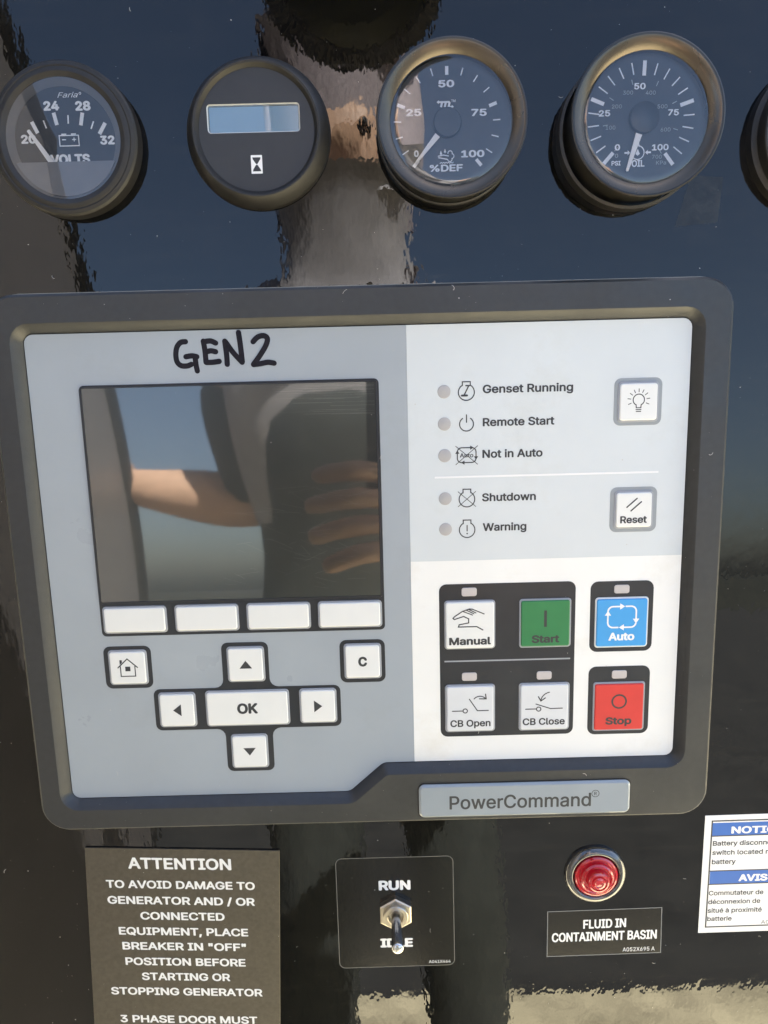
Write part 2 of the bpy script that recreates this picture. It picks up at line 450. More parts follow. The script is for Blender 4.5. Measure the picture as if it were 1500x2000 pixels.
# screen and its surround
PZ = FZ + .12
sc = MB(); sc.prism(rr(-67.15, -61.85, 132.6, 116.1, 2.2), FZ, PZ, .08)
surround = sc.obj('screen_surround', 'dark_film', mod)
scr = MB(); scr.prism(rr(-67.4, -54.2, 129.9, 98.0, .6), PZ, PZ + .03); scr = scr.obj('screen', 'lcd_dark', mod)
sg = MB(); sg.poly(rr(-67.4, -54.2, 129.9, 98.0, .6), PZ + .25); sg.obj('screen_glass', 'screen_glass', scr)
sx_ = random.Random(5); qs = MB()
for k in range(70):
    x, y = sx_.uniform(-75, -6), sx_.uniform(-98, -50); a = R(sx_.gauss(-8, 14)); l = sx_.uniform(3, 16); b_ = sx_.uniform(-.1, .1)
    if x + l > -4: continue
    qs.stroke([(x + l * t_ * math.cos(a + b_ * t_), y + l * t_ * math.sin(a + b_ * t_)) for t_ in (0, .33, .66, 1)], sx_.uniform(.02, .055), PZ + .27 + .001 * k, cap=False)
for k in range(45):
    x, y = sx_.uniform(-50, -8), -6 - 14 * sx_.random() ** 1.5; l = sx_.uniform(8, 40)
    qs.stroke([(x, y), (min(x + l, -3), y + sx_.uniform(-.2, .2))], sx_.uniform(.02, .06), PZ + .34 + .001 * k, cap=False)
tag(qs.obj('scratches', 'scratch', scr), kind='stuff')
se = MB()
fo, fi = rr(-67.4, -54.2, 131.6, 99.7, 1.2), rr(-67.4, -54.2, 129.9, 98.0, .6)
a = se.ring(fo, PZ); c = se.ring(offset(fo, -.2), PZ + .6); d = se.ring(fi, PZ + .6); e = se.ring(fi, PZ)
se.bridge(a, c); se.bridge(c, d); se.bridge(d, e); se.obj('screen_rim', 'dark_film', scr)

# dark pads printed round the keys
def pad(p, m='dark_film', z1=PZ):
    q = MB(); q.prism(p, FZ, z1, .08); return q.obj('key_pad', m, mod)
pad(rr(-122.6, -135.35, 22.4, 21.0, 3.2)); pad(rr(-11.9, -135.2, 21.4, 21.2, 3.2))
cross = fillet([(-111.8, -167.8), (-78.8, -167.8), (-78.8, -189.9), (-56.1, -189.9), (-56.1, -167.8), (-22.9, -167.8), (-22.9, -146.8),
                (-56.2, -146.8), (-56.2, -124.4), (-78.3, -124.4), (-78.3, -146.8), (-111.8, -146.8)],
               [3, 4, 3, 3, 4, 3, 3, 4, 3, 3, 4, 3], 4)
pad(cross)
pad(rr(56.4, -136.8, 63.6, 76.0, 3.4)); pad(rr(109.8, -116.5, 29.4, 34.4, 3.6)); pad(rr(109.7, -158.3, 29.2, 34.5, 3.6))
pad(rr(114.05, -17.0, 21.3, 20.9, 3), 'ring_grey'); pad(rr(113.65, -65.7, 21.3, 20.8, 3), 'ring_grey')

def key(cx, cy, wd, ht, m='key_white', label=None, rim='key_rim', r=1.3, inset=.85):
    """a domed membrane key with its pale rim; origin at its centre"""
    q = MB(); q.prism(rr(0, 0, wd - 2 * inset, ht - 2 * inset, r), PZ, KZ, .42, .3)
    k = q.obj('key', m, mod, (cx, cy, 0), smooth=50)
    if label: k['label'] = label
    q = MB(); o = rr(0, 0, wd, ht, r + .5); i = rr(0, 0, wd - 2 * inset + .02, ht - 2 * inset + .02, r)
    a = q.ring(o, PZ); c = q.ring(offset(o, -.22), PZ + .42); d = q.ring(i, PZ + .42)
    q.bridge(a, c); q.bridge(c, d); q.obj('key_rim', rim, k)
    return k
IZ = KZ + .03
for cx in (-117.4, -83.85, -50.35, -17.05): key(cx, -111.9, 29.9, 13.2, label='blank soft key under the screen')

def arc(cx, cy, r, a0, a1, n=16): return [(cx + r * math.cos(R(a0 + (a1 - a0) * k / n)), cy + r * math.sin(R(a0 + (a1 - a0) * k / n))) for k in range(n + 1)]
def arrow(q, x, y, ang, ln, wd, z):
    c, s_ = math.cos(R(ang)), math.sin(R(ang))
    q.poly([(x + c * ln, y + s_ * ln), (x - s_ * wd, y + c * wd), (x + s_ * wd, y - c * wd)], z)

k = key(-122.55, -135.3, 18.3, 17.4, label='home key with a house symbol')
q = MB(); q.stroke([(-4.6, .2), (0, 4.5), (4.6, .2)], .55, IZ).stroke([(-3.4, .9), (-3.4, -4.1), (3.4, -4.1), (3.4, .9)], .5, IZ + .012, cap=False)
q.poly([(-1.2, -1.6), (1.2, -1.6), (1.2, .7), (-1.2, .7)], IZ).poly([(-3.6, 1.7), (-2.5, 2.7), (-2.5, 4.0), (-3.6, 4.0)], IZ + .02)
q.obj('icon', 'ink_dark', k)
k = key(-11.85, -135.15, 17.7, 17.6, label='key marked C')
Text().mid('C', 0, -2.4, 4.8, IZ, .045, 1.2).obj('lettering', 'ink_dark', k)
k = key(-67.4, -157.2, 40.0, 18.2, label='wide OK key')
Text().mid('OK', 0, -2.65, 5.3, IZ, .04, 1.16).obj('lettering', 'ink_dark', k)
for cx, cy, ang, nm in ((-67.0, -135.2, 90, 'up'), (-100.85, -157.25, 180, 'left'), (-33.75, -157.0, 0, 'right'), (-67.6, -179.4, 270, 'down')):
    k = key(cx, cy, 17.8, 17.7, label='arrow key pointing ' + nm)
    q = MB(); c, s_ = math.cos(R(ang)), math.sin(R(ang)); p = [(2.0, 0), (-1.9, 3.0), (-1.9, -3.0)]
    q.poly([(x * c - y * s_, x * s_ + y * c) for x, y in p], IZ); q.obj('icon', 'ink_dark', k)

# lamp test and reset
k = key(114.1, -17.05, 18.3, 17.9, label='lamp test key with a light bulb symbol')
q = MB(); q.stroke([(-1.0, -2.5), (-1.15, -1.2)] + arc(0, .9, 2.5, 228, -48, 20) + [(1.15, -1.2), (1.0, -2.5)], .45, IZ)
for y in (-2.6, -3.4, -4.2): q.stroke([(-1.1 + .1 * (y < -4), y), (1.1 - .1 * (y < -4), y)], .42, IZ + .012)
for an in (-22, 8, 38, 64, 90, 116, 142, 172, 202): q.stroke([(3.6 * math.cos(R(an)), .8 + 3.6 * math.sin(R(an))), (4.9 * math.cos(R(an)), .8 + 4.9 * math.sin(R(an)))], .36, IZ)
q.obj('icon', 'ink_dark', k)
k = key(113.7, -65.75, 17.8, 17.6, label='key marked Reset with two slanted bars')
q = MB(); q.stroke([(-3.3, 1.3), (1.2, 5.3)], .62, IZ).stroke([(-1.4, -.4), (3.2, 3.7)], .62, IZ); q.obj('icon', 'ink_dark', k)
Text().line('Reset', -6.2, 6.0, -6.1, 3.35, IZ, .03).obj('lettering', 'ink_dark', k)

# run keys
k = key(38.8, -118.6, 23.9, 23.9, label='white Manual key with a hand symbol', r=1.2, inset=.7)
q = MB()
hand = [(-5.2, 3.4), (-8.0, 3.2), (-8.2, 4.1), (-4.6, 6.2), (-1.6, 7.4)]
q.stroke([(-7.3, 3.0), (-7.9, 3.6), (-7.0, 4.5), (-3.4, 6.9)], .55, IZ).stroke([(-7.3, 3.0), (-2.9, 4.4), (-.6, 3.2), (-.6, 1.2), (-5.0, .4), (-5.4, -.7), (3.2, -.7), (6.0, -2.4)], .55, IZ + .01)
q.stroke([(-3.4, 6.9), (1.2, 5.0)], .5, IZ + .02).stroke([(-1.9, 7.5), (1.9, 5.6)], .5, IZ + .02).stroke([(-.6, 7.8), (2.8, 6.0)], .5, IZ + .02).stroke([(1.0, 7.9), (6.6, 5.4)], .5, IZ + .02).stroke([(-3.4, 6.9), (-.2, 8.0), (1.2, 7.8)], .5, IZ + .03)
q.obj('icon', 'ink_dark', k)
Text().line('Manual', -9.8, 9.8, -9.6, 3.75, IZ, .035).obj('lettering', 'ink_dark', k)
k = key(74.1, -118.7, 24.3, 23.9, 'key_green', 'green Start key', r=1.0, inset=.8)
q = MB(); q.poly([(-.65, -1.6), (.65, -1.6), (.65, 6.4), (-.65, 6.4)], IZ); q.obj('icon', 'ink_dark', k)
Text().line('Start', -6.4, 6.6, -9.4, 3.8, IZ, .035).obj('lettering', 'ink_dark', k)
k = key(109.8, -119.3, 25.0, 24.6, 'key_blue', 'blue Auto key with white circulating arrows', 'key_white', r=1.1, inset=.75)
q = MB()
def loop_icon(q, wd, ht, r, wdt, z, hl, hw, cy=0):
    X, Y = wd / 2, ht / 2
    q.stroke(arc(-X + r, cy + Y - r, r, 180, 90, 6) + [(X - 3.3 * hl, cy + Y)], wdt, z, cap=False); arrow(q, X - 3.3 * hl, cy + Y, 0, hl, hw, z)
    q.stroke([(X - 2.2 * hl, cy + Y)] + arc(X - r, cy + Y - r, r, 90, 0, 6) + [(X, cy - .2 * Y)], wdt, z + .01, cap=False); arrow(q, X, cy - .2 * Y, -90, hl, hw, z)
    q.stroke([(X, cy - .2 * Y - hl)] + arc(X - r, cy - Y + r, r, 0, -90, 6) + [(-X + 3.3 * hl, cy - Y)], wdt, z + .005, cap=False); arrow(q, -X + 3.3 * hl, cy - Y, 180, hl, hw, z)
    q.stroke([(-X + 2.2 * hl, cy - Y)] + arc(-X + r, cy - Y + r, r, 270, 180, 6) + [(-X, cy + .15 * Y)], wdt, z + .015, cap=False); arrow(q, -X, cy + .15 * Y, 90, hl, hw, z)
loop_icon(q, 13.2, 10.2, 2.4, .75, IZ, 2.3, 1.5, 2.9); q.obj('icon', 'ink_white', k)
Text().line('Auto', -6.1, 6.1, -8.6, 3.9, IZ, .035).obj('lettering', 'ink_white', k)
k = key(38.75, -160.3, 23.9, 24.2, 'key_pale', 'white CB Open key with an open switch symbol', r=1.2, inset=.8)
q = MB(); q.stroke([(-8.5, -1.0), (-3.6, -1.0)], .5, IZ).stroke(circ(-2.4, -1.0, 1.05, 14), .5, IZ + .01, True).stroke([(-.4, 4.9), (3.4, -1.0), (8.6, -1.0)], .5, IZ)
q.stroke(arc(4.6, 2.7, 3.6, 140, 48, 10), .5, IZ + .01).stroke([(4.4, 5.0), (7.6, 4.9), (7.3, 7.3)], .55, IZ + .02); q.obj('icon', 'ink_dark', k)
Text().line('CB Open', -9.6, 9.7, -9.1, 3.5, IZ, .025).obj('lettering', 'ink_dark', k)
k = key(74.1, -160.4, 24.3, 24.3, 'key_pale', 'white CB Close key with a closing switch symbol', r=1.2, inset=.8)
q = MB(); q.stroke([(-8.9, -.8), (-3.9, -.8)], .5, IZ).stroke(circ(-2.7, -.9, 1.05, 14), .5, IZ + .01, True).stroke([(-4.0, 1.7), (3.0, -.8), (8.6, -.7)], .5, IZ)
q.stroke(arc(3.2, 2.6, 5.0, 100, 165, 10), .5, IZ + .01).stroke([(-2.9, 5.4), (-1.7, 3.2), (.4, 4.7)], .55, IZ + .02); q.obj('icon', 'ink_dark', k)
Text().line('CB Close', -10.3, 9.9, -9.0, 3.5, IZ, .025).obj('lettering', 'ink_dark', k)
k = key(109.75, -161.3, 24.8, 24.9, 'key_red', 'red Stop key', r=.9, inset=.85)
q = MB(); q.stroke(circ(0, 2.8, 3.3, 32), .85, IZ, True); q.obj('icon', 'ink_dark', k)
Text().line('Stop', -6.3, 6.2, -8.9, 3.8, IZ, .035).obj('lettering', 'ink_dark', k)
for cx, cy in ((38.6, -102.7), (38.5, -144.4), (74.0, -144.7), (109.6, -103.2), (109.7, -145.2)):
    q = MB(); q.prism(rr(0, 0, 7.1, 4.1, 1.1), PZ, PZ + .25, .2); q.obj('key_light', 'led_pale', mod, (cx, cy, 0))
q = MB(); q.poly([(26.8, -136.9), (86.2, -136.9), (86.2, -136.2), (26.8, -136.2)], PZ + .03); q.obj('divider_line', 'key_rim', mod)

# status lamps and their symbols
ys = (-10.45, -24.7, -38.9, -58.5, -72.75)
for y in ys:
    q = MB(); q.lathe([(2.95, FZ), (2.8, FZ + .16), (1.6, FZ + .3), (.01, FZ + .34)], 0, 0, 24); q.obj('status_lamp', 'led_grey', mod, (28.0, y, 0), smooth=40)
TZ = FZ + .05
t = Text()
for s_, x0, x1, y in (('Genset Running', 45.1, 85.2, -11.6), ('Remote Start', 45.1, 77.1, -26.2), ('Not in Auto', 44.9, 72.0, -40.4),
                      ('Shutdown', 44.7, 69.2, -60.2), ('Warning', 45.0, 65.0, -74.0)):
    t.line(s_, x0, x1, y, 3.7, TZ, .026)
t.obj('lettering', 'ink_dark', mod)
q = MB()
def engine(cx, cy): # crankcase outline
    return [(cx - 1.75, cy + 4.1), (cx - 1.75, cy + 2.5)] + arc(cx, cy - .5, 3.55, 122, 418, 26) + [(cx + 1.75, cy + 2.5), (cx + 1.75, cy + 4.1)]
X = 37.85
for y in (ys[0], ys[3], ys[4]): q.stroke(engine(X, y), .5, TZ, True)
y = ys[0]; q.stroke([(X + 1.0, y + 2.2), (X - .9, y - 1.6)], .6, TZ).stroke([(X - .2, y + 2.4), (X + 1.5, y + 2.4)], .6, TZ + .01).stroke([(X - 2.0, y - 1.9), (X + .3, y - 1.9)], .9, TZ + .02)
y = ys[1]; q.stroke(arc(X, y - .3, 3.1, 125, 415, 26), .5, TZ).stroke([(X, y + 3.8), (X, y + .5)], .5, TZ)
y = ys[3]
for sg_ in (-1, 1): q.stroke([(X - 4 * sg_, y + 3.0), (X + 4 * sg_, y - 3.9)], .3, TZ + .012 * (sg_ + 2))
y = ys[4]; q.stroke([(X, y + 1.6), (X, y - 1.0)], .5, TZ).poly(circ(X, y - 2.2, .38, 10), TZ)
y = ys[2]; loop_icon_pts = MB()
q.stroke(rr(X, y, 8.4, 6.7, 1.9, 4), .5, TZ, True)
for ax, ay, an in ((X + 1.6, y + 3.35, 0), (X + 4.2, y - .6, -90), (X - 1.0, y - 3.35, 180), (X - 4.2, y + .7, 90)): arrow(q, ax, ay, an, 1.6, .95, TZ + .01)
for sg_ in (-1, 1): q.stroke([(X - 4.9 * sg_, y + 4.1), (X + 4.9 * sg_, y - 4.2)], .3, TZ + .012 * (sg_ + 3))
q.obj('status_icon', 'ink_dark', mod)
Text().line('Auto', X - 3.1, X + 3.0, y - 1.0, 1.9, TZ, .02).obj('lettering', 'ink_dark', mod)
q = MB(); q.poly([(23.3, -49.15), (124.5, -49.15), (124.5, -48.25), (23.3, -48.25)], TZ); q.obj('divider_line', 'ink_white', mod)

# marker pen on the grey face
def hp(x, y): return tuple(U(130 + x / 2.239, 620 + y / 2.239, FZ))
strokes = [[(520, 106), (498, 110), (482, 132), (478, 165), (484, 195), (502, 211), (528, 212), (546, 205)], [(522, 172), (548, 168), (570, 172)], [(562, 172), (566, 205), (572, 234)],
           [(598, 104), (606, 150), (610, 196)], [(602, 106), (630, 103), (652, 112)], [(608, 152), (630, 146), (652, 150)], [(612, 197), (640, 196), (668, 192)],
           [(692, 104), (700, 160), (703, 205)], [(694, 106), (730, 155), (768, 196)], [(752, 66), (760, 120), (769, 194)],
           [(816, 106), (836, 86), (862, 80), (878, 92), (872, 122), (846, 166), (818, 205)], [(818, 206), (850, 202), (880, 196), (908, 200)]]
q = MB()
def smooth_line(p, n=5):
    out = []
    for i in range(len(p) - 1):
        p0, p1, p2, p3 = (Vector(p[max(0, min(len(p) - 1, j))]) for j in (i - 1, i, i + 1, i + 2))
        for k in range(n):
            t_ = k / n
            out.append(tuple(.5 * ((2 * p1) + (p2 - p0) * t_ + (2 * p0 - 5 * p1 + 4 * p2 - p3) * t_ ** 2 + (3 * p1 - p0 - 3 * p2 + p3) * t_ ** 3)))
    out.append(tuple(p[-1])); return out
for i, s_ in enumerate(strokes): q.stroke(smooth_line([hp(*p) for p in s_]), 2.35, FZ + .03 + .01 * i)
tag(q.obj('handwriting', 'marker', mod), 'GEN2 handwritten in thick black marker')

# name badge
bz = 10.0
q = MB(); o = rr(0, 0, 103.2, 18.4, 3.2); i = rr(0, 0, 101.6, 16.8, 2.6)
a = q.ring(o, bz + .02); c = q.ring(i, bz - .6 + .65)
q.bridge(a, c); rimp = q
q = MB(); q.prism(rr(0, 0, 101.9, 17.1, 2.8), bz - .5, bz + 1.4, 1.0, .8)
bd = q.obj('name_badge', 'badge', mod, (64.3, -205.8, 0), smooth=50)
rimp.obj('badge_groove', 'hole_black', bd)
tb = Text(); tb.line('PowerCommand', -36.3, 32.0, -4.2, 7.0, bz + 1.44, .014)
tb.mid('R', 34.1, 1.4, 1.8, bz + 1.44, .015); tb.obj('lettering', 'ink_dark', bd)
q = MB(); q.stroke(circ(34.1, 2.3, 1.75, 24), .3, bz + 1.45, True); q.obj('registered_mark', 'ink_dark', bd)

# ------------------------------------------------------------------ gauges
def ticks(q, cx, cy, r0, r1, ang, wd, z):
    c, s_ = math.cos(R(ang)), math.sin(R(ang))
    q.stroke([(cx + r0 * c, cy + r0 * s_), (cx + r1 * c, cy + r1 * s_)], wd, z, cap=False)
def needle(par, cx, cy, ang, r0, r1, w0, w1, z, m='needle_white'):
    c, s_ = math.cos(R(ang)), math.sin(R(ang))
    p = [(r0, -w0), (r1, -w1), (r1 + .3, 0), (r1, w1), (r0, w0)]
    q = MB(); q.prism([(cx + x * c - y * s_, cy + x * s_ + y * c) for x, y in p], z - .4, z, .12); return q.obj('needle', m, par)

def deep_gauge(label, loc, h, base=None, seat_shift=(0, 0)):
    """round instrument with a metal bevelled bezel of front height h"""
    g = thing('round_gauge', label, 'gauge', (loc[0], loc[1], 0), 'round instruments across the top of the panel')
    q = MB(); q.lathe([(29.2, 0), (29.5, h - 3), (30.2, h - 2.4), (30.75, h - 1.0), (30.6, h - .25), (30.1, h), (29.5, h - .1)], n=96)
    q.obj('bezel_wall', 'bezel_side', g, smooth=35)
    q = MB(); q.lathe([(29.5, h - .1), (29.0, h - .15), (25.2, h - 2.6), (24.9, h - 3.0), (24.8, h - 5.6)], n=96); q.obj('bezel', 'bezel_metal', g, smooth=30)
    q = MB(); q.lathe([(30.9 if base else 30.6, 0), (30.8 if base else 30.3, base or 1.2), (29.6, (base or 1.2) + .4)], seat_shift[0], seat_shift[1], n=80); q.obj('seat_ring', 'rubber_bezel', g, smooth=30)
    q = MB(); q.poly(circ(0, 0, 24.9, 80), h - 5.5); q.obj('dial', 'dial_black', g)
    q = MB(); q.lathe([(25.0, h - 3.0), (24.2, h - 2.75), (22, h - 2.7), (.02, h - 2.6)], n=80); q.obj('glass', 'gauge_glass', g, smooth=60)
    return g

# % DEF gauge
cD = U(883, 231, 16); H = 16.0
g = deep_gauge('round percent gauge with its needle resting at the lower left end of the scale', cD, H)
DZ = H - 5.5 + .06
def face(px, py, cc, z): p = U(px, py, z); return (p[0] - cc[0], p[1] - cc[1])
def dF(x, y): return face(700 + x / 4.1667, 40 + y / 4.1667, cD, DZ)
hx, hy = dF(722, 838)
q = MB()
for i in range(17):
    an = 229.5 - i * 17.45; major = i % 4 == 0
    ticks(q, hx, hy, 18.4 if major else 18.9, 21.7 if major else 21.9, an, 1.35 if major else .48, DZ)
q.obj('scale', 'dial_ink', g)
t = Text()
for s_, x0, x1, yb in (('25', 386, 512, 780), ('50', 650, 780, 545), ('75', 918, 1045, 779), ('100', 836, 1026, 1115)):
    a, c = dF(x0, yb), dF(x1, yb); t.line(s_, a[0], c[0], a[1], 2.75, DZ, .034)
a, c = dF(580, 1228), dF(850, 1228); t.line('%DEF', a[0], c[0], a[1] - .2, 2.7, DZ, .03)
a, c = dF(452, 1112), dF(492, 1112); t.line('0', a[0], c[0], a[1], 2.6, DZ, .05)
a, c = dF(755, 665), dF(790, 665); t.line('TM', a[0], c[0], a[1], 1.0, DZ, .01)
t.obj('lettering', 'dial_ink', g)
q = MB() # maker's mark: an m with arrow ends
mx_, my_ = dF(712, 705)
for k_ in range(3): q.stroke([(mx_ - 2.0 + 1.55 * k_, my_), (mx_ - 1.55 + 1.55 * k_, my_ + 1.9)], .85, DZ + .004 * k_, cap=False)
q.stroke([(mx_ - 3.0, my_ + 1.95), (mx_ + 1.6, my_ + 1.95)], .7, DZ + .016, cap=False).stroke([(mx_ + 1.2, my_ + .1), (mx_ + 2.6, my_ + .1)], .6, DZ + .016, cap=False)
arrow(q, mx_ - 2.9, my_ + 1.95, 180, .9, .75, DZ + .02); arrow(q, mx_ + 2.4, my_ + .1, 0, .9, .75, DZ + .02)
# fume symbol
fx, fy = dF(715, 1105)
q.stroke([(fx - 3.3, fy + .1), (fx - 1.2, fy + .5), (fx + .9, fy + .1)], .4, DZ).stroke([(fx - 3.2, fy - .5), (fx + .4, fy - 1.2)], .4, DZ)
q.stroke(arc(fx + 1.6, fy + 1.2, .9, 190, 0, 8) + arc(fx + 2.3, fy, .9, 80, -80, 8) + arc(fx + 1.5, fy - 1.2, .9, 20, -170, 8), .35, DZ + .02)
for dx, dy in ((-2.2, 1.3), (-.5, 2.0)): q.poly([(fx + dx - .5, fy + dy - .4), (fx + dx, fy + dy - .8), (fx + dx + .5, fy + dy - .4), (fx + dx, fy + dy + 1.0)], DZ + .01)
q.stroke([(fx - 2.6 + .5 * k_, fy - 2.7 + .35 * (k_ % 2)) for k_ in range(12)], .3, DZ)
q.obj('symbol', 'dial_ink', g)
n_ = needle(g, hx, hy, 229.3, 6.2, 19.8, 1.2, .5, DZ + 1.5)
q = MB(); q.lathe([(5.75, DZ), (5.75, DZ + 2.0), (5.4, DZ + 2.3), (.01, DZ + 2.35)], hx, hy, 48); q.obj('needle_hub', 'dial_black', n_, smooth=40)

# oil pressure gauge
cO = U(1267, 225, 22); H = 22.0; DZ = H - 5.5 + .06
g = deep_gauge('round oil pressure gauge marked OIL, standing proudest of the row', cO, H, 7.0, (-1.2, -1.5))
def oF(x, y): return face(1070 + x / 3.488, 40 + y / 3.488, cO, DZ)
hx, hy = oF(636, 676)
q = MB()
for i in range(21):
    an = 228 - i * 14.0; major = i % 5 == 0
    ticks(q, hx, hy, 16.4 if major else 17.1, 22.0 if major else 21.6, an, 1.5 if major else .5, DZ)
q.obj('scale', 'dial_ink', g)
q = MB()
for i in range(8): ticks(q, hx, hy, 13.6, 15.6, 228 - i * 40.6, .3, DZ)
q.obj('inner_scale', 'dial_ink_dim', g)
t = Text()
for s_, x0, x1, yb, cp in (('0', 455, 492, 886, 2.35), ('25', 346, 425, 655, 2.35), ('50', 587, 666, 470, 2.35), ('75', 818, 892, 648, 2.35), ('100', 708, 822, 886, 2.35),
                           ('OIL', 570, 658, 998, 2.6), ('PSI', 433, 495, 989, 1.75)):
    a, c = oF(x0, yb), oF(x1, yb); t.line(s_, a[0], c[0], a[1], cp, DZ, .03)
t.obj('lettering', 'dial_ink', g)
t = Text()
for s_, x0, x1, yb in (('0', 457, 478, 935), ('100', 394, 460, 744), ('200', 436, 504, 600), ('300', 512, 580, 506), ('400', 667, 734, 506), ('500', 747, 814, 599), ('600', 768, 835, 757), ('700', 710, 775, 942), ('KPa', 737, 805, 982)):
    a, c = oF(x0, yb), oF(x1, yb); t.line(s_, a[0], c[0], a[1], 1.45, DZ, .0)
tag(t.obj('lettering', 'dial_ink_dim', g), 'dim inner kPa numerals')
q = MB(); fx, fy = oF(612, 900)
q.stroke(arc(fx, fy, 2.6, 115, -250, 26), .42, DZ).stroke([(fx - .6, fy + 2.4), (fx, fy + 4.4), (fx + .6, fy + 2.4)], .42, DZ + .01)
q.poly([(fx - .9, fy - .5), (fx, fy - 1.2), (fx + .9, fy - .5), (fx, fy + 1.5)], DZ)
for sg_ in (-1, 1):
    q.stroke([(fx + sg_ * 5.4, fy), (fx + sg_ * 3.9, fy)], .7, DZ, cap=False); arrow(q, fx + sg_ * 4.1, fy, 180 if sg_ > 0 else 0, 1.1, .95, DZ + .01)
q.obj('symbol', 'dial_ink', g)
hx, hy = oF(650, 668)
n_ = needle(g, hx, hy, 252.5, 6.3, 21.0, 1.35, .55, DZ + 1.5)
q = MB(); q.lathe([(5.9, DZ), (5.9, DZ + 2.0), (5.5, DZ + 2.3), (.01, DZ + 2.35)], hx, hy, 48); q.obj('needle_hub', 'dial_black', n_, smooth=40)

# gauge cut by the right edge
c5 = (190.5, 92.0); H = 12.0; DZ = H - 5.5 + .06
g = thing('round_gauge', 'black round gauge cut off by the right edge of the photo', 'gauge', (c5[0], c5[1], 0), 'round instruments across the top of the panel')
q = MB(); q.lathe([(32.5, 0), (32.3, 5), (31.0, 5.6), (30.4, 6.2), (30.2, H - 1.4), (29.6, H - .3), (29, H), (25.4, H - 2.4), (25, H - 3), (24.9, H - 5.6)], n=96); q.obj('bezel', 'rubber_bezel', g, smooth=30)
q = MB(); q.poly(circ(0, 0, 25, 80), H - 5.5); q.obj('dial', 'dial_black', g)
q = MB(); q.lathe([(25.1, H - 2.6), (.02, H - 2.4)], n=80); q.obj('glass', 'gauge_glass', g, smooth=60)
q = MB()
for i in range(17): ticks(q, 0, 0, 18.4, 21.8, 228 - i * 17.4, 1.3 if i % 4 == 0 else .5, DZ)
q.obj('scale', 'dial_ink', g); n_ = needle(g, 0, 0, 228, 6, 20, .9, .4, DZ + 1.5)
q = MB(); q.lathe([(5.8, DZ), (5.8, DZ + 2.0), (.01, DZ + 2.3)], 0, 0, 48); q.obj('needle_hub', 'dial_black', n_, smooth=40)

# hour meter
cH = U(500, 252, 9); H = 9.5
g = thing('hour_meter', 'round black hour meter with a pale blue display window and hourglass symbol', 'hour meter', (cH[0], cH[1], 0), 'round instruments across the top of the panel')
q = MB(); q.lathe([(30.3, 0), (30.3, 2.0), (29.8, 3.4), (26.9, H - .5), (26.2, H), (25.4, H - .2), (24.4, H - 1.6), (24.1, H - 2.0), (23.9, H - 2.3)], n=96)
q.obj('bezel', 'rubber_bezel', g, smooth=28)
hz = H - 2.0
def hF(x, y): return face(330 + x / 4.2857, 60 + y / 4.2857, cH, hz)
p = [hF(305, 618), hF(1095, 590), hF(1103, 838), hF(325, 876)]
wx0, wx1 = (p[0][0] + p[3][0]) / 2, (p[1][0] + p[2][0]) / 2; wy1, wy0 = (p[0][1] + p[1][1]) / 2, (p[2][1] + p[3][1]) / 2
win = rr((wx0 + wx1) / 2, (wy0 + wy1) / 2, wx1 - wx0 - .4, wy1 - wy0 - .4, 1.4)
q = MB(); q.fill([circ(0, 0, 24.0, 80), win[::-1]], hz); q.obj('face_disc', 'meter_face', g)
q = MB(); a = q.ring(win, hz + .02); c = q.ring(offset(win, -.35), hz - .15); d = q.ring(offset(win, -.75), hz - 1.6); q.bridge(a, c); q.bridge(c, d)
disp = q.obj('window_frame', 'lcd_edge', g, smooth=40)
q = MB(); q.poly(offset(win, -.6), hz - 1.55); q.obj('display', 'lcd_blue', disp)
q = MB(); q.poly(offset(win, -.5), hz - .5); q.obj('window_glass', 'gauge_glass', disp)
q = MB(); fx, fy = hF(735, 1119); q.poly(rr(fx, fy, 4.7, 7.3, .25), hz + .04); hg = q.obj('hourglass_symbol', 'ink_white', g)
q = MB()
for sg_ in (-1, 1):
    pts = [(fx - 1.75, fy + sg_ * 2.75), (fx - 1.5, fy + sg_ * 1.9), (fx - .35, fy + sg_ * .25), (fx, fy + sg_ * .05), (fx + .35, fy + sg_ * .25), (fx + 1.5, fy + sg_ * 1.9), (fx + 1.75, fy + sg_ * 2.75)]
    q.poly(pts, hz + .06)
q.obj('symbol', 'meter_face', hg)

# voltmeter
cV = U(121, 269, 10); H = 10.0
g = thing('voltmeter', 'round battery voltmeter marked VOLTS from 20 to 32, leftmost of the row', 'gauge', (cV[0], cV[1], 0), 'round instruments across the top of the panel')
q = MB(); q.lathe([(30.2, 0), (30.6, 1.5), (30.4, H - 2.2), (29.6, H - 1.2), (28.2, H - .7), (27.6, H - .9), (26.6, H - .3), (25.6, H - .2), (24.2, H - .9), (23.7, H - 1.2), (23.4, H - 3.7)], n=96)
q.obj('bezel', 'rubber_bezel', g, smooth=28)
vz = H - 3.6; VZ = vz + .06
q = MB(); q.lathe([(23.6, H - 1.3), (20.9, vz + .3), (20.8, vz)], n=80); q.obj('inner_wall', 'dial_cover', g, smooth=30)
q = MB(); q.poly(circ(0, 0, 21.2, 80), vz); q.obj('dial', 'dial_black', g)
def vF(x, y, z=VZ): return face(x / 3.75, 80 + y / 3.75, cV, z)
cut = vF(400, 886, vz + 2)[1]
q = MB(); p = [pt for pt in arc(0, 0, 22.4, 180 + math.degrees(math.asin(-cut / 22.4)), 360 - math.degrees(math.asin(-cut / 22.4)), 30)]
q.prism(p, vz + 1.2, vz + 2, 0); q.obj('dial_cover', 'dial_cover', g)
q = MB()
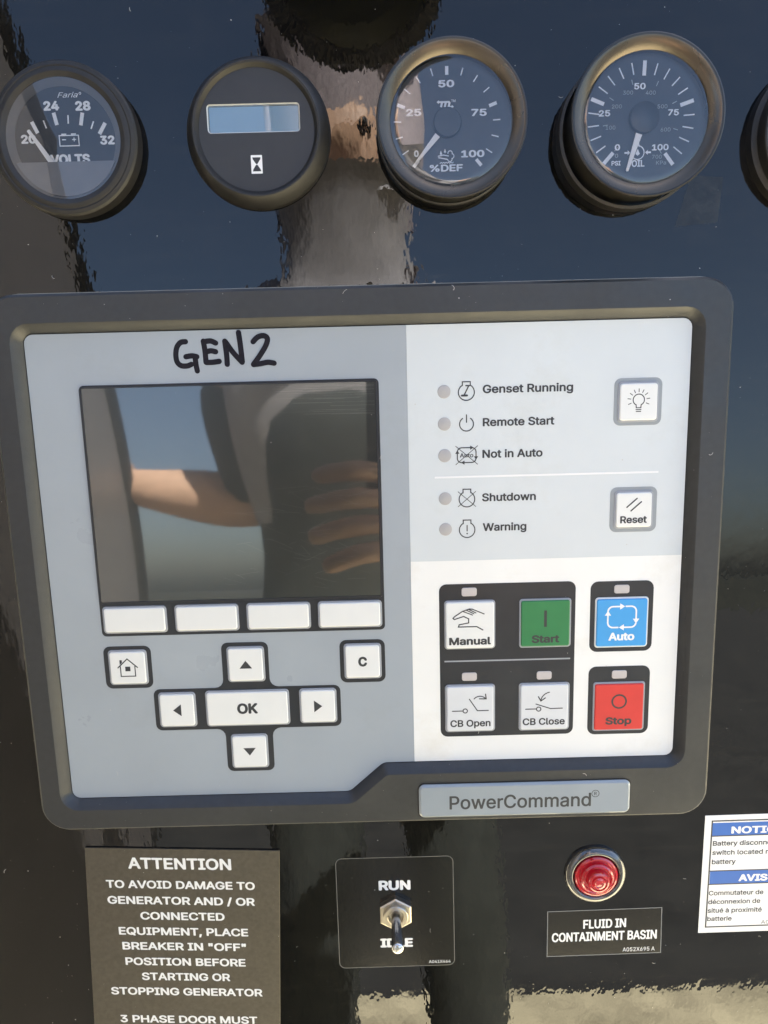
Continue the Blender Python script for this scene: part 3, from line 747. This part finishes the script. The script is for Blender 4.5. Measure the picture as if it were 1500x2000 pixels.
for (x0, y0, x1, y1, wd) in ((392, 525, 417, 616, 1.55), (603, 525, 592, 618, 1.55), (232, 592, 276, 676, 1.55), (770, 600, 728, 682, 1.55), (498, 543, 500, 606, .6), (317, 582, 340, 640, .6), (685, 588, 667, 644, .6)):
    q.stroke([vF(x0, y0), vF(x1, y1)], wd, VZ, cap=False)
q.obj('scale', 'needle_white', g)
t = Text()
for s_, x0, x1, yb, cp in (('24', 320, 436, 512, 3.7), ('28', 553, 666, 512, 3.7), ('20', 157, 268, 754, 3.5), ('32', 735, 842, 760, 3.5), ('VOLTS', 372, 664, 906, 3.9)):
    a, c = vF(x0, yb), vF(x1, yb); t.line(s_, a[0], c[0], a[1], cp, VZ, .045)
a, c = vF(420, 416), vF(572, 414); t.line('Faria', a[0], c[0], a[1], 2.0, VZ, .0, shear=.35)
t.obj('lettering', 'needle_white', g)
q = MB(); a, c = vF(440, 770), vF(574, 690)
q.stroke([(a[0], a[1]), (c[0], a[1]), (c[0], c[1]), (a[0], c[1])], .42, VZ, True)
ww = c[0] - a[0]
q.poly([(a[0] + ww * .12, c[1] + .25), (a[0] + ww * .38, c[1] + .25), (a[0] + ww * .38, c[1] + .75), (a[0] + ww * .12, c[1] + .75)], VZ).poly([(a[0] + ww * .62, c[1] + .25), (a[0] + ww * .88, c[1] + .25), (a[0] + ww * .88, c[1] + .75), (a[0] + ww * .62, c[1] + .75)], VZ)
my = (a[1] + c[1]) / 2 + .4
q.stroke([(a[0] + ww * .14, my), (a[0] + ww * .34, my)], .4, VZ, cap=False).stroke([(a[0] + ww * .66, my), (a[0] + ww * .86, my)], .4, VZ, cap=False).stroke([(a[0] + ww * .76, my - .75), (a[0] + ww * .76, my + .75)], .4, VZ + .01, cap=False)
a = vF(578, 384); q.stroke(circ(a[0] + .4, a[1], .4, 12), .2, VZ, True)
q.obj('symbol', 'needle_white', g)
a, c = vF(205, 655, vz + 1), vF(410, 935, vz + 1); d = Vector((c[0] - a[0], c[1] - a[1])).normalized(); nn = Vector((-d.y, d.x)); A, C = Vector(a), Vector(c)
q = MB(); q.prism([tuple(A + nn * .7), tuple(A - d * .3), tuple(A - nn * .7), tuple(C - nn * 1.15), tuple(C + nn * 1.15)][::-1], vz + .7, vz + 1.0, .1); q.obj('needle', 'needle_white', g)
q = MB(); q.lathe([(23.7, H - 1.15), (.02, H - .95)], n=80); q.obj('glass', 'meter_glass', g, smooth=60)

# ------------------------------------------------------------------ stickers and plates
def sheet(name, label, cat, pts, m, th=.25, r=0.0):
    """a thin plate; pts in panel mm, ccw; origin at its centre"""
    c = sum((Vector(p) for p in pts), Vector((0, 0))) / len(pts)
    loc = [(p[0] - c[0], p[1] - c[1]) for p in pts]
    if area(loc) < 0: loc.reverse()
    t_ = thing(name, label, cat, (c[0], c[1], 0))
    q = MB(); q.prism(fillet(loc, r, 5) if r else loc, .02, th, min(.12, th * .4)); bo = q.obj('plate', m, t_)
    return t_, c, loc, bo

# brown ATTENTION plate, stuck on a little crooked
A0, B0 = Vector((-154.6, -232.3)), Vector((-57.0, -236.8)); ax = (B0 - A0).normalized(); ay = Vector((ax.y, -ax.x))
# printed plate continues below the frame
C0 = A0 + ay * 160; D0 = B0 + ay * 160
t_, c, loc, bo = sheet('attention_plate', 'brown metal instruction plate headed ATTENTION with white capitals', 'warning plate', [tuple(A0), tuple(C0), tuple(D0), tuple(B0)], 'plate_bronze', .9)
rotm = math.atan2(ax.y, ax.x)
tx = Text()
def ap(px, py): p = U(px, py, .9); return (p - c)
for s_, x0, x1, yb, cp in (('ATTENTION', 251, 452, 1698, 6.3), ('TO AVOID DAMAGE TO', 208, 498, 1736, 4.45), ('GENERATOR AND / OR', 211, 498, 1767, 4.45), ('CONNECTED', 275, 439, 1797, 4.45),
                       ('EQUIPMENT, PLACE', 233, 485, 1827, 4.45), ('BREAKER IN "OFF"', 240, 481, 1856, 4.45), ('POSITION BEFORE', 246, 480, 1886, 4.45), ('STARTING OR', 278, 450, 1915, 4.45),
                       ('STOPPING GENERATOR', 218, 513, 1944, 4.45), ('3 PHASE DOOR MUST', 236, 503, 1998, 4.45)):
    a, e = ap(x0, yb), ap(x1, yb); sl = math.tan(rotm)
    mid_y = (a.y + e.y) / 2
    tx.line(s_, a.x, e.x, mid_y - sl * (e.x - a.x) / 2, cp, .95, .026, y1=mid_y + sl * (e.x - a.x) / 2)
tx.obj('lettering', 'ink_white', t_)

# RUN / IDLE switch decal
t_, c, loc, bo = sheet('switch_decal', 'black square decal marked RUN and IDLE round the toggle switch', 'decal', [(-29.2, -306.1), (30.9, -305.7), (30.5, -242.5), (-29.2, -242.6)][::1], 'decal_black', .12, 3.2)
q = MB(); q.stroke(fillet(offset(loc, -.15), 3.2, 5), .32, .135, True); q.obj('border_line', 'decal_line', t_)
tx = Text(); tx.line('RUN', -7.6 - c.x, 8.6 - c.x, -261.2 - c.y, 5.5, .16, .04); tx.obj('lettering', 'ink_white', t_); tx = Text(); tx.line('IDLE', -7.6 - c.x, 9.3 - c.x, -294.3 - c.y, 5.2, .16, .045)
tx.obj('lettering', 'ink_white', t_); tx = Text(); tx.line('A041X464', 17.4 - c.x, 28.6 - c.x, -304.2 - c.y, 1.7, .16, .004); tx.obj('lettering', 'ink_white', t_)

# toggle switch
T0 = (0.75, -273.0)
ts = thing('toggle_switch', 'metal toggle switch with its bat lever thrown down to IDLE', 'switch', (T0[0], T0[1], .15))
hexo = circ(0, 0, 9.1, 6, R(30))
q = MB(); q.prism(hexo, 0, 3.2, 0); h2 = circ(0, 0, 8.3, 6, R(30)); a = q.ring(hexo, 3.2); c_ = q.ring(h2, 3.6); q.bridge(a, c_); q.fill([h2, circ(0, 0, 6.4, 36)[::-1]], 3.6); q.obj('hex_nut', 'nickel', ts)
q = MB(); q.lathe([(6.4, 2.8), (6.3, 5.2), (5.9, 5.6), (4.3, 5.6), (3.9, 5.2), (3.7, 2.0), (.01, 1.6)], n=40); q.box(-.8, .8, 5.0, 6.6, 5.3, 5.75); q.obj('bushing', 'nickel', ts, smooth=30)
tipx = U(777, 1853, 25); dx, dy = tipx[0] - T0[0], tipx[1] - T0[1]
lv = [(0, 0, 2.2), (dx * .25, dy * .25, 8.0), (dx * .6, dy * .6, 16.5), (dx * .97, dy * .97, 24.6), (dx, dy, 25.2), (dx * 1.01, dy * 1.01, 25.7), (dx * 1.015, dy * 1.015, 26.0)]
q = MB(); q.tube(lv, [2.3, 2.45, 2.75, 2.95, 2.75, 2.0, .5], 24); q.obj('lever', 'steel_bright', ts, smooth=40)

# red indicator lamp
LC = (102.4, -254.4)
lp = thing('indicator_lamp', 'red ribbed indicator lamp in a glossy black ring above the FLUID IN CONTAINMENT BASIN label', 'indicator lamp', (LC[0], LC[1], 0))
q = MB(); q.lathe([(15.6, 0), (15.6, .8), (15.0, 2.2), (13.6, 3.4), (12.4, 3.6), (11.5, 3.0), (11.1, 1.6), (11.0, .5)], n=72); q.obj('ring', 'lamp_ring', lp, smooth=60)
q = MB(); q.lathe([(11.0, .8), (10.9, 3.2), (10.2, 4.0), (9.6, 4.1), (9.3, 3.6), (8.6, 3.5), (8.2, 5.2), (7.4, 6.0), (6.9, 5.8), (6.6, 5.2), (6.0, 5.2), (5.6, 7.4), (5.0, 8.3), (4.3, 8.5), (4.0, 7.9), (3.5, 7.9), (3.1, 8.7), (2.2, 9.0), (1.8, 8.6), (1.0, 8.7), (.02, 8.75)], n=72)
ln = q.obj('lens', 'lens_red', lp, smooth=25)

# FLUID IN label
t_, c, loc, bo = sheet('basin_label', 'black rectangular label reading FLUID IN CONTAINMENT BASIN under the red lamp', 'label', [(78.6, -302.4), (138.0, -301.7), (137.6, -275.0), (78.6, -275.8)], 'decal_black', .14)
q = MB(); q.stroke(offset(loc, -.2), .42, .155, True); q.obj('border_line', 'ink_grey', t_)
tx = Text(); tx.line('FLUID IN', 97.2 - c.x, 119.3 - c.x, -286.4 - c.y, 5.2, .18, .03, y1=-286.0 - c.y); tx.line('CONTAINMENT BASIN', 81.1 - c.x, 135.4 - c.x, -293.8 - c.y, 5.3, .18, .03, y1=-293.2 - c.y)
tx.line('A052X695 A', 118.0 - c.x, 134.6 - c.x, -300.3 - c.y, 2.3, .18, .004, y1=-300.1 - c.y); tx.obj('lettering', 'ink_white', t_)

# NOTICE / AVIS sticker, cut by the right edge
NX0, NX1, NY0, NY1 = 156.9, 240.0, -290.6, -224.0
t_, c, loc, bo = sheet('notice_sticker', 'white sticker with blue NOTICE and AVIS bands, cut by the right edge', 'sticker', [(156.7, NY0), (NX1, NY0 + .6), (NX1, NY1 + .6), (157.1, NY1)], 'decal_white', .14)
q = MB(); q.stroke([(160.4 - c.x, -287.2 - c.y), (236.6 - c.x, -286.6 - c.y), (236.6 - c.x, -226.6 - c.y), (160.8 - c.x, -227.1 - c.y)], .75, .16, True)
nb0, nb1 = U(1390, 1633, 0)[1], U(1390, 1608, 0)[1]; na0, na1 = U(1390, 1727, 0)[1], U(1390, 1701, 0)[1]
for yy in (nb0, na0, na1): q.stroke([(160.8 - c.x, yy - c.y), (236.3 - c.x, yy + .5 - c.y)], .6, .175, cap=False)
q.obj('border_line', 'ink_dark', t_)
for y0, y1 in ((nb0, nb1 + .4), (na0, na1)):
    q = MB(); q.poly([(161.1 - c.x, y0 + .2 - c.y), (236.2 - c.x, y0 + .7 - c.y), (236.2 - c.x, y1 + .3 - c.y), (161.1 - c.x, y1 - .2 - c.y)], .168); q.obj('blue_band', 'decal_blue', t_)
def nP(px, py): return U(px, py, .15) - c
tx = Text(); a = nP(1428, 1628); tx.line('NOTICE', a.x, a.x + 27, a.y, 3.9, .185, .035); tx.obj('lettering', 'decal_white', t_); tx = Text(); a = nP(1442, 1721); tx.line('AVIS', a.x, a.x + 14.8, a.y, 3.9, .185, .04); tx.obj('lettering', 'decal_white', t_)
tx = Text()
for s_, px, py, wpx in (('Battery disconnect', 1392, 1652, 33), ('switch located near', 1391, 1670, 34.8), ('battery', 1390, 1688, 12.1), ('Commutateur de', 1384, 1749, 28), ('déconnexion de', 1383, 1766, 26.7), ('situé à proximité', 1382, 1783, 27.8), ('batterie', 1381, 1799, 12.6)):
    a = nP(px, py); tx.line(s_, a.x, a.x + wpx, a.y, 2.65, .18, .018)
a = nP(1486, 1804); tx.line('A0', a.x, a.x + 4.2, a.y, 2.0, .18, .0); tx.obj('lettering', 'ink_dark', t_)

# ------------------------------------------------------------------ what the panel mirrors: ground, added bank, door, lamp, photographer
def flat(name, m, x0, x1, y0, y1, z, kind):
    me = bpy.data.meshes.new(name); me.from_pydata([(x0, y0, z), (x1, y0, z), (x1, y1, z), (x0, y1, z)], [], [(0, 1, 2, 3)]); me.materials.append(MATS[m])
    o = bpy.data.objects.new(name, me); COL.objects.link(o); o['kind'] = kind; return o
mat('sand', (.57, .49, .315), .9, noise=.35, nscale=9, bump=.6, bscale=60)
mat('tarmac', (.034, .032, .028), .9, noise=.3, nscale=5, bump=.5, bscale=120)
mat('bank_dark', (.030, .030, .020), .7, noise=.4, nscale=3)
mat('door_paint', (.175, .16, .155), .45, noise=.1, nscale=12)
mat('seal_black', (.012, .012, .012), .6)
mat('skin', (.56, .345, .225), .5, noise=.12, nscale=60)
mat('shirt', (.36, .34, .35), .85, noise=.15, nscale=40, bump=.3, bscale=500)
mat('overalls', (.040, .044, .039), .85, noise=.2, nscale=40)
mat('hair', (.30, .25, .26), .7, noise=.3, nscale=150)
mat('boot', (.05, .035, .02), .6)
mat('phone', (.015, .015, .017), .25)
mat('lamp_black', (.045, .037, .026), .5, noise=.3, nscale=60)
mat('lamp_amber', (.045, .040, .010), .2, noise=.4, nscale=60, bump=.4, bscale=200)
flat('ground', 'tarmac', -600, 600, -900, 500, 0, 'structure')
flat('gravel_strip', 'sand', -40, 40, -1.53, 12, .004, 'structure')

# low dark bank, added to hide the bright horizon from the reflections
rnd = random.Random(3); V, F = [], []; nx = 160
prof = ((-22, -.05), (-24, .35), (-25.5, .75), (-27, .95), (-29, .9), (-34, -.05))
for i in range(nx + 1):
    x = -70 + 140 * i / nx; hh = 1 + .10 * math.sin(x * .21) + .06 * math.sin(x * .67 + 1)
    V += [(x, y + rnd.uniform(-.3, .3), z * hh + rnd.uniform(-.02, .02)) for y, z in prof]
    if i: F += [((i - 1) * 6 + k, (i - 1) * 6 + k + 1, i * 6 + k + 1, i * 6 + k) for k in range(5)]
me = bpy.data.meshes.new('horizon_bank'); me.from_pydata(V, [], F); me.materials.append(MATS['bank_dark'])
for p in me.polygons: p.use_smooth = True
o = bpy.data.objects.new('horizon_bank', me); COL.objects.link(o); o['kind'] = 'structure'

# open enclosure door on the left (hinged beside the panel, mirrored in the paint)
dr = thing('enclosure_door', 'grey brown enclosure door standing open at the left, seen mirrored in the gloss paint', 'door', (-410, 0, 0))
edge = smooth_line([(430, 550), (320, 640), (160, 742), (-80, 850), (-316, 900), (-560, 880), (-740, 845), (-940, 760)], 6)
q = MB(); q.v = [(x, y, d) for x in (-22, 0) for y, d in [(430, 30)] + edge + [(-940, 30)]]; n_ = len(q.v) // 2
q.f = [tuple(range(n_)), tuple(range(2 * n_ - 1, n_ - 1, -1))] + [(k, (k + 1) % n_, n_ + (k + 1) % n_, n_ + k) for k in range(n_)]
q.obj('door_leaf', 'door_paint', dr)
q = MB(); q.tube([(-6, y, d + 6) for y, d in edge], 17, 12); q.obj('edge_seal', 'seal_black', dr, smooth=60)
# round ribbed fitting overhead, mirrored at the top of the panel
u = U(690, -78, -300)
wl = thing('overhead_fitting', 'dark round ribbed fitting above the panel, mirrored between two gauges', 'lamp', (u[0], u[1], 300))
def disc(name, m, prof, n=72, rib=0):
    q = MB(); rings = []
    for r, z in prof:
        rings.append(q.ring([((r + (rib if k % 2 else 0)) * math.cos(2 * PI * k / n), (r + (rib if k % 2 else 0)) * math.sin(2 * PI * k / n)) for k in range(n)], z))
    for a, b_ in zip(rings, rings[1:]): q.bridge(a, b_)
    q.f.append(tuple(rings[-1]))
    return q.obj(name, m, wl)
wl.matrix_world = wl.matrix_world @ Matrix.Rotation(R(-180), 4, 'X') @ Matrix.Rotation(R(-32), 4, 'X')
disc('housing', 'lamp_black', [(58, -40), (74, -22), (76, -12), (70, -10), (70, 0), (60, 4), (.1, 4)], 120, 3)
disc('lens', 'lamp_amber', [(59, 4), (57, 8), (40, 12), (.1, 14)], 64)

def skin_mesh(name, pts, edges, m, parent, root, levels=2):
    """pts: name -> (x, y, z, radius) in world metres; one continuous skinned surface"""
    keys = list(pts); me = bpy.data.meshes.new(name)
    org = parent.matrix_world.inverted() if parent else Matrix()
    me.from_pydata([pts[k_][:3] for k_ in keys], [(keys.index(a), keys.index(b_)) for a, b_ in edges], [])
    o = bpy.data.objects.new(name, me); COL.objects.link(o)
    o.modifiers.new('skin', 'SKIN'); me.skin_vertices.new() if not me.skin_vertices else None
    for i, k_ in enumerate(keys):
        sv = me.skin_vertices[0].data[i]; r = pts[k_][3]; sv.radius = r if isinstance(r, tuple) else (r, r); sv.use_root = (k_ == root)
    ss = o.modifiers.new('sub', 'SUBSURF'); ss.levels = levels; ss.render_levels = levels
    dg = bpy.context.evaluated_depsgraph_get(); dg.update()
    nm = bpy.data.meshes.new_from_object(o.evaluated_get(dg)); bpy.data.objects.remove(o)
    nm.transform(org); nm.materials.clear(); nm.materials.append(MATS[m])
    for p in nm.polygons: p.use_smooth = True
    ob = bpy.data.objects.new(name, nm); COL.objects.link(ob); ob.parent = parent
    return ob
def VR(px, py, d):
    """world point at d mm in front of the panel whose mirror image falls on a photo pixel"""
    p = U(px, py, -d); return tuple(M @ (Vector((p[0], p[1], d)) * .001))

ps = bpy.data.objects.new('person', None); COL.objects.link(ps); PX, PY = -.045, -.98; ps.location = (PX, PY, 0)
tag(ps, 'person in grey hooded shirt and dark vest taking the photo, mirrored in the panel', 'person')
bpy.context.view_layer.update()
wl_, hl, el_ = VR(270, 950, 900), VR(240, 940, 950), VR(530, 985, 900)
hr = VR(835, 1000, 372)
B = {'pelvis': (PX, -.98, .86, (.14, .11)), 'waist': (PX, -.93, 1.01, (.13, .10)), 'chest': (PX, -.83, 1.21, (.165, .11)), 'neck0': (PX, -.775, 1.36, .07), 'neck': (PX, -.745, 1.42, .055),
     'jaw': (PX, -.70, 1.475, (.062, .07)), 'head': (PX, -.71, 1.55, (.076, .095)), 'crown': (PX, -.73, 1.63, (.06, .075)), 'nose': (PX, -.605, 1.525, .012),
     'shl': (PX - .19, -.79, 1.33, .056), 'ell': (*el_, .05), 'fol': (*Vector(el_).lerp(Vector(wl_), .3), .053), 'wrl': (*wl_, .032), 'hal': (*hl, (.036, .02)),
     'shr': (PX + .20, -.79, 1.33, .056), 'elr': (.26, -.60, 1.03, .045), 'wrr': (hr[0] + .06, hr[1] - .09, hr[2] - .03, .031), 'har': (*hr, (.038, .022)),
     'hil': (PX - .09, -.99, .80, .08), 'knl': (PX - .07, -.93, .45, .054), 'anl': (PX - .10, -1.02, .09, .04), 'tol': (PX - .11, -.87, .035, .036),
     'hir': (PX + .11, -.99, .80, .08), 'knr': (PX + .15, -.93, .45, .054), 'anr': (PX + .17, -1.02, .09, .04), 'tor': (PX + .18, -.87, .035, .036)}
E_ = [('pelvis', 'waist'), ('waist', 'chest'), ('chest', 'neck0'), ('neck0', 'neck'), ('neck', 'jaw'), ('jaw', 'head'), ('head', 'crown'), ('head', 'nose'), ('chest', 'shl'), ('shl', 'ell'), ('ell', 'fol'), ('fol', 'wrl'), ('wrl', 'hal'),
      ('chest', 'shr'), ('shr', 'elr'), ('elr', 'wrr'), ('wrr', 'har'), ('pelvis', 'hil'), ('hil', 'knl'), ('knl', 'anl'), ('anl', 'tol'), ('pelvis', 'hir'), ('hir', 'knr'), ('knr', 'anr'), ('anr', 'tor')]
for i in range(4):  # right hand closed round the phone, left hand on the door edge
    dz = .034 - .023 * i; L_ = (.95, 1.05, 1.0, .8)[i]
    h = Vector(B['har'][:3])
    for q_, (fx_, fy_, fz_, r_) in enumerate(((-.034, .016, 0, .0115), (-.05, .030, .002, .0098), (-.05 - .017 * L_, .041, .001, .0106), (-.05 - .034 * L_, .040, -.002, .0092), (-.05 - .044 * L_, .037, -.004, .0094), (-.05 - .060 * L_, .033, -.007, .0074))):
        B[f'fr{i}{q_}'] = (*(h + Vector((fx_, fy_, dz * (1.0 + .04 * q_) + fz_))), r_); E_.append((f'fr{i}{q_ - 1}' if q_ else 'har', f'fr{i}{q_}'))
    h = Vector(B['hal'][:3])
    B[f'fl{i}a'] = (*(h + Vector((-.03, .015, dz))), .0095); B[f'fl{i}b'] = (*(h + Vector((-.058, .028 * L_, dz * 1.05))), .0088); B[f'fl{i}c'] = (*(h + Vector((-.06, .058 * L_, dz * 1.05))), .0078)
    E_ += [('hal', f'fl{i}a'), (f'fl{i}a', f'fl{i}b'), (f'fl{i}b', f'fl{i}c')]
h = Vector(B['har'][:3]); B['thr'] = (*(h + Vector((-.01, -.012, .045))), .011); B['thr2'] = (*(h + Vector((-.035, -.018, .07))), .0095); E_ += [('har', 'thr'), ('thr', 'thr2')]
h = Vector(B['hal'][:3]); B['thl'] = (*(h + Vector((.012, .02, .035))), .011); B['thl2'] = (*(h + Vector((.008, .05, .045))), .0095); E_ += [('hal', 'thl'), ('thl', 'thl2')]
skin_mesh('body', B, E_, 'skin', ps, 'pelvis')
def grow(k_, d):
    x, y, z, r = B[k_]; return (x, y, z, tuple(q + d for q in r) if isinstance(r, tuple) else r + d)
Sh = {k_: grow(k_, .014) for k_ in ('waist', 'chest', 'shl', 'shr')}; Sh['upper'] = (PX, -.795, 1.31, (.15, .105)); Sh['collar'] = (PX, -.765, 1.39, .10)
skin_mesh('shirt', Sh, [('waist', 'chest'), ('chest', 'upper'), ('upper', 'collar'), ('upper', 'shl'), ('upper', 'shr')], 'shirt', ps, 'chest')
for a, b_ in (('shl', 'ell'), ('shr', 'elr')):
    A, C = Vector(B[a][:3]), Vector(B[b_][:3])
    skin_mesh('sleeve', {'a': (*A.lerp(C, .12), .072), 'b': (*A.lerp(C, .6), .070), 'c': (*A.lerp(C, 1.03), .068)}, [('a', 'b'), ('b', 'c')], 'overalls', ps, 'a')
Tr = {k_: grow(k_, .022) for k_ in ('pelvis', 'waist', 'hil', 'knl', 'hir', 'knr')}; Tr['anl'] = grow('anl', .03); Tr['anr'] = grow('anr', .03); Tr['bib'] = (PX, -.835, 1.20, (.20, .145)); Tr['bib_top'] = (PX, -.80, 1.30, (.15, .13))
skin_mesh('vest_and_trousers', Tr, [('pelvis', 'waist'), ('waist', 'bib'), ('bib', 'bib_top'), ('pelvis', 'hil'), ('hil', 'knl'), ('knl', 'anl'), ('pelvis', 'hir'), ('hir', 'knr'), ('knr', 'anr')], 'overalls', ps, 'pelvis')
for a, t_ in (('anl', 'tol'), ('anr', 'tor')): skin_mesh('boot', {'a': grow(a, .018), 'b': grow(t_, .016)}, [('a', 'b')], 'boot', ps, 'a')
skin_mesh('hood', {'a': (PX, -.725, 1.575, (.108, .125)), 'b': (PX, -.735, 1.65, (.085, .10)), 'c': (PX, -.765, 1.46, (.10, .09)), 'd': (PX, -.80, 1.38, (.13, .09)), 'e': (PX, -.70, 1.455, (.088, .085))}, [('b', 'a'), ('a', 'c'), ('c', 'd'), ('c', 'e')], 'hair', ps, 'a')
skin_mesh('gaiter', {'a': (PX, -.735, 1.365, (.11, .10)), 'b': (PX, -.715, 1.43, (.095, .092)), 'c': (PX, -.695, 1.485, (.078, .085))}, [('a', 'b'), ('b', 'c')], 'shirt', ps, 'b')
for sx in (-1, 1):
    bm = bmesh.new(); bmesh.ops.create_icosphere(bm, subdivisions=2, radius=.008); e_ = bpy.data.meshes.new('eye'); bm.to_mesh(e_); bm.free(); e_.materials.append(MATS['ink_dark'])
    o = bpy.data.objects.new('eye', e_); COL.objects.link(o); o.parent = ps; o.location = (sx * .032, .355, 1.55)
# the phone, held just behind the lens
phn = bpy.data.objects.new('phone', None); COL.objects.link(phn)
phn.matrix_world = co.matrix_world @ Matrix.Translation((0, 0, .003)); tag(phn, 'black phone held up by the person, mirrored beside the screen', 'phone')
q = MB(); q.prism([(x, y) for x, y in rr(24, -58, 74, 146, 9)], 2.5, 10, .8); o = q.obj('phone_body', 'phone', phn)
q = MB(); q.lathe([(7.5, 2.6), (7.5, .6), (6.8, 0.4)], 0, 0, 32); q.obj('lens_ring', 'steel_bright', phn)

# ------------------------------------------------------------------ dust specks and lint lying on the surfaces
rnd = random.Random(11); q = MB()
def height(x, y):
    if -155 < x < 136 and -187 < y < 18: return None if rnd.random() < .8 else FZ + .2
    if -169 < x < 152.5 and -216.5 < y < 35: return 10.03
    for c_ in (cD, cO, cH, cV, c5, LC):
        if (x - c_[0]) ** 2 + (y - c_[1]) ** 2 < 33 ** 2: return None
    return 1.0 if (-160 < x < -56 and y < -231) else .16
for k in range(700):
    x, y = rnd.uniform(-200, 200), rnd.uniform(-350, 155); z = height(x, y)
    if z is None: continue
    r = .08 + .26 * rnd.random() ** 6; n = 5
    if rnd.random() < .04:
        a0 = rnd.uniform(0, 6.3); L_ = rnd.uniform(.8, 2.6); c_ = rnd.uniform(-1.5, 1.5)
        q.stroke([(x + L_ * t_ * math.cos(a0 + c_ * t_), y + L_ * t_ * math.sin(a0 + c_ * t_)) for t_ in (0, .25, .5, .75, 1)], rnd.uniform(.1, .22), z, cap=False)
    else:
        q.poly([(x + r * rnd.uniform(.5, 1.3) * math.cos(2 * PI * j / n), y + r * rnd.uniform(.5, 1.3) * math.sin(2 * PI * j / n)) for j in range(n)], z)
o = q.obj('dust_specks', 'dust'); tag(o, kind='stuff')
mat('tape', (.010, .010, .0095), .30, noise=.8, nscale=150, bump=1, bscale=300)
tp = thing('tape_residue', 'dull square of old tape left beside the oil pressure gauge', 'tape residue', (138.5, 68.5, 0))
q = MB(); q.prism([(-9, -11), (9.5, -9.5), (11, 9), (-3, 10)], .02, .06); q.obj('film', 'tape', tp)
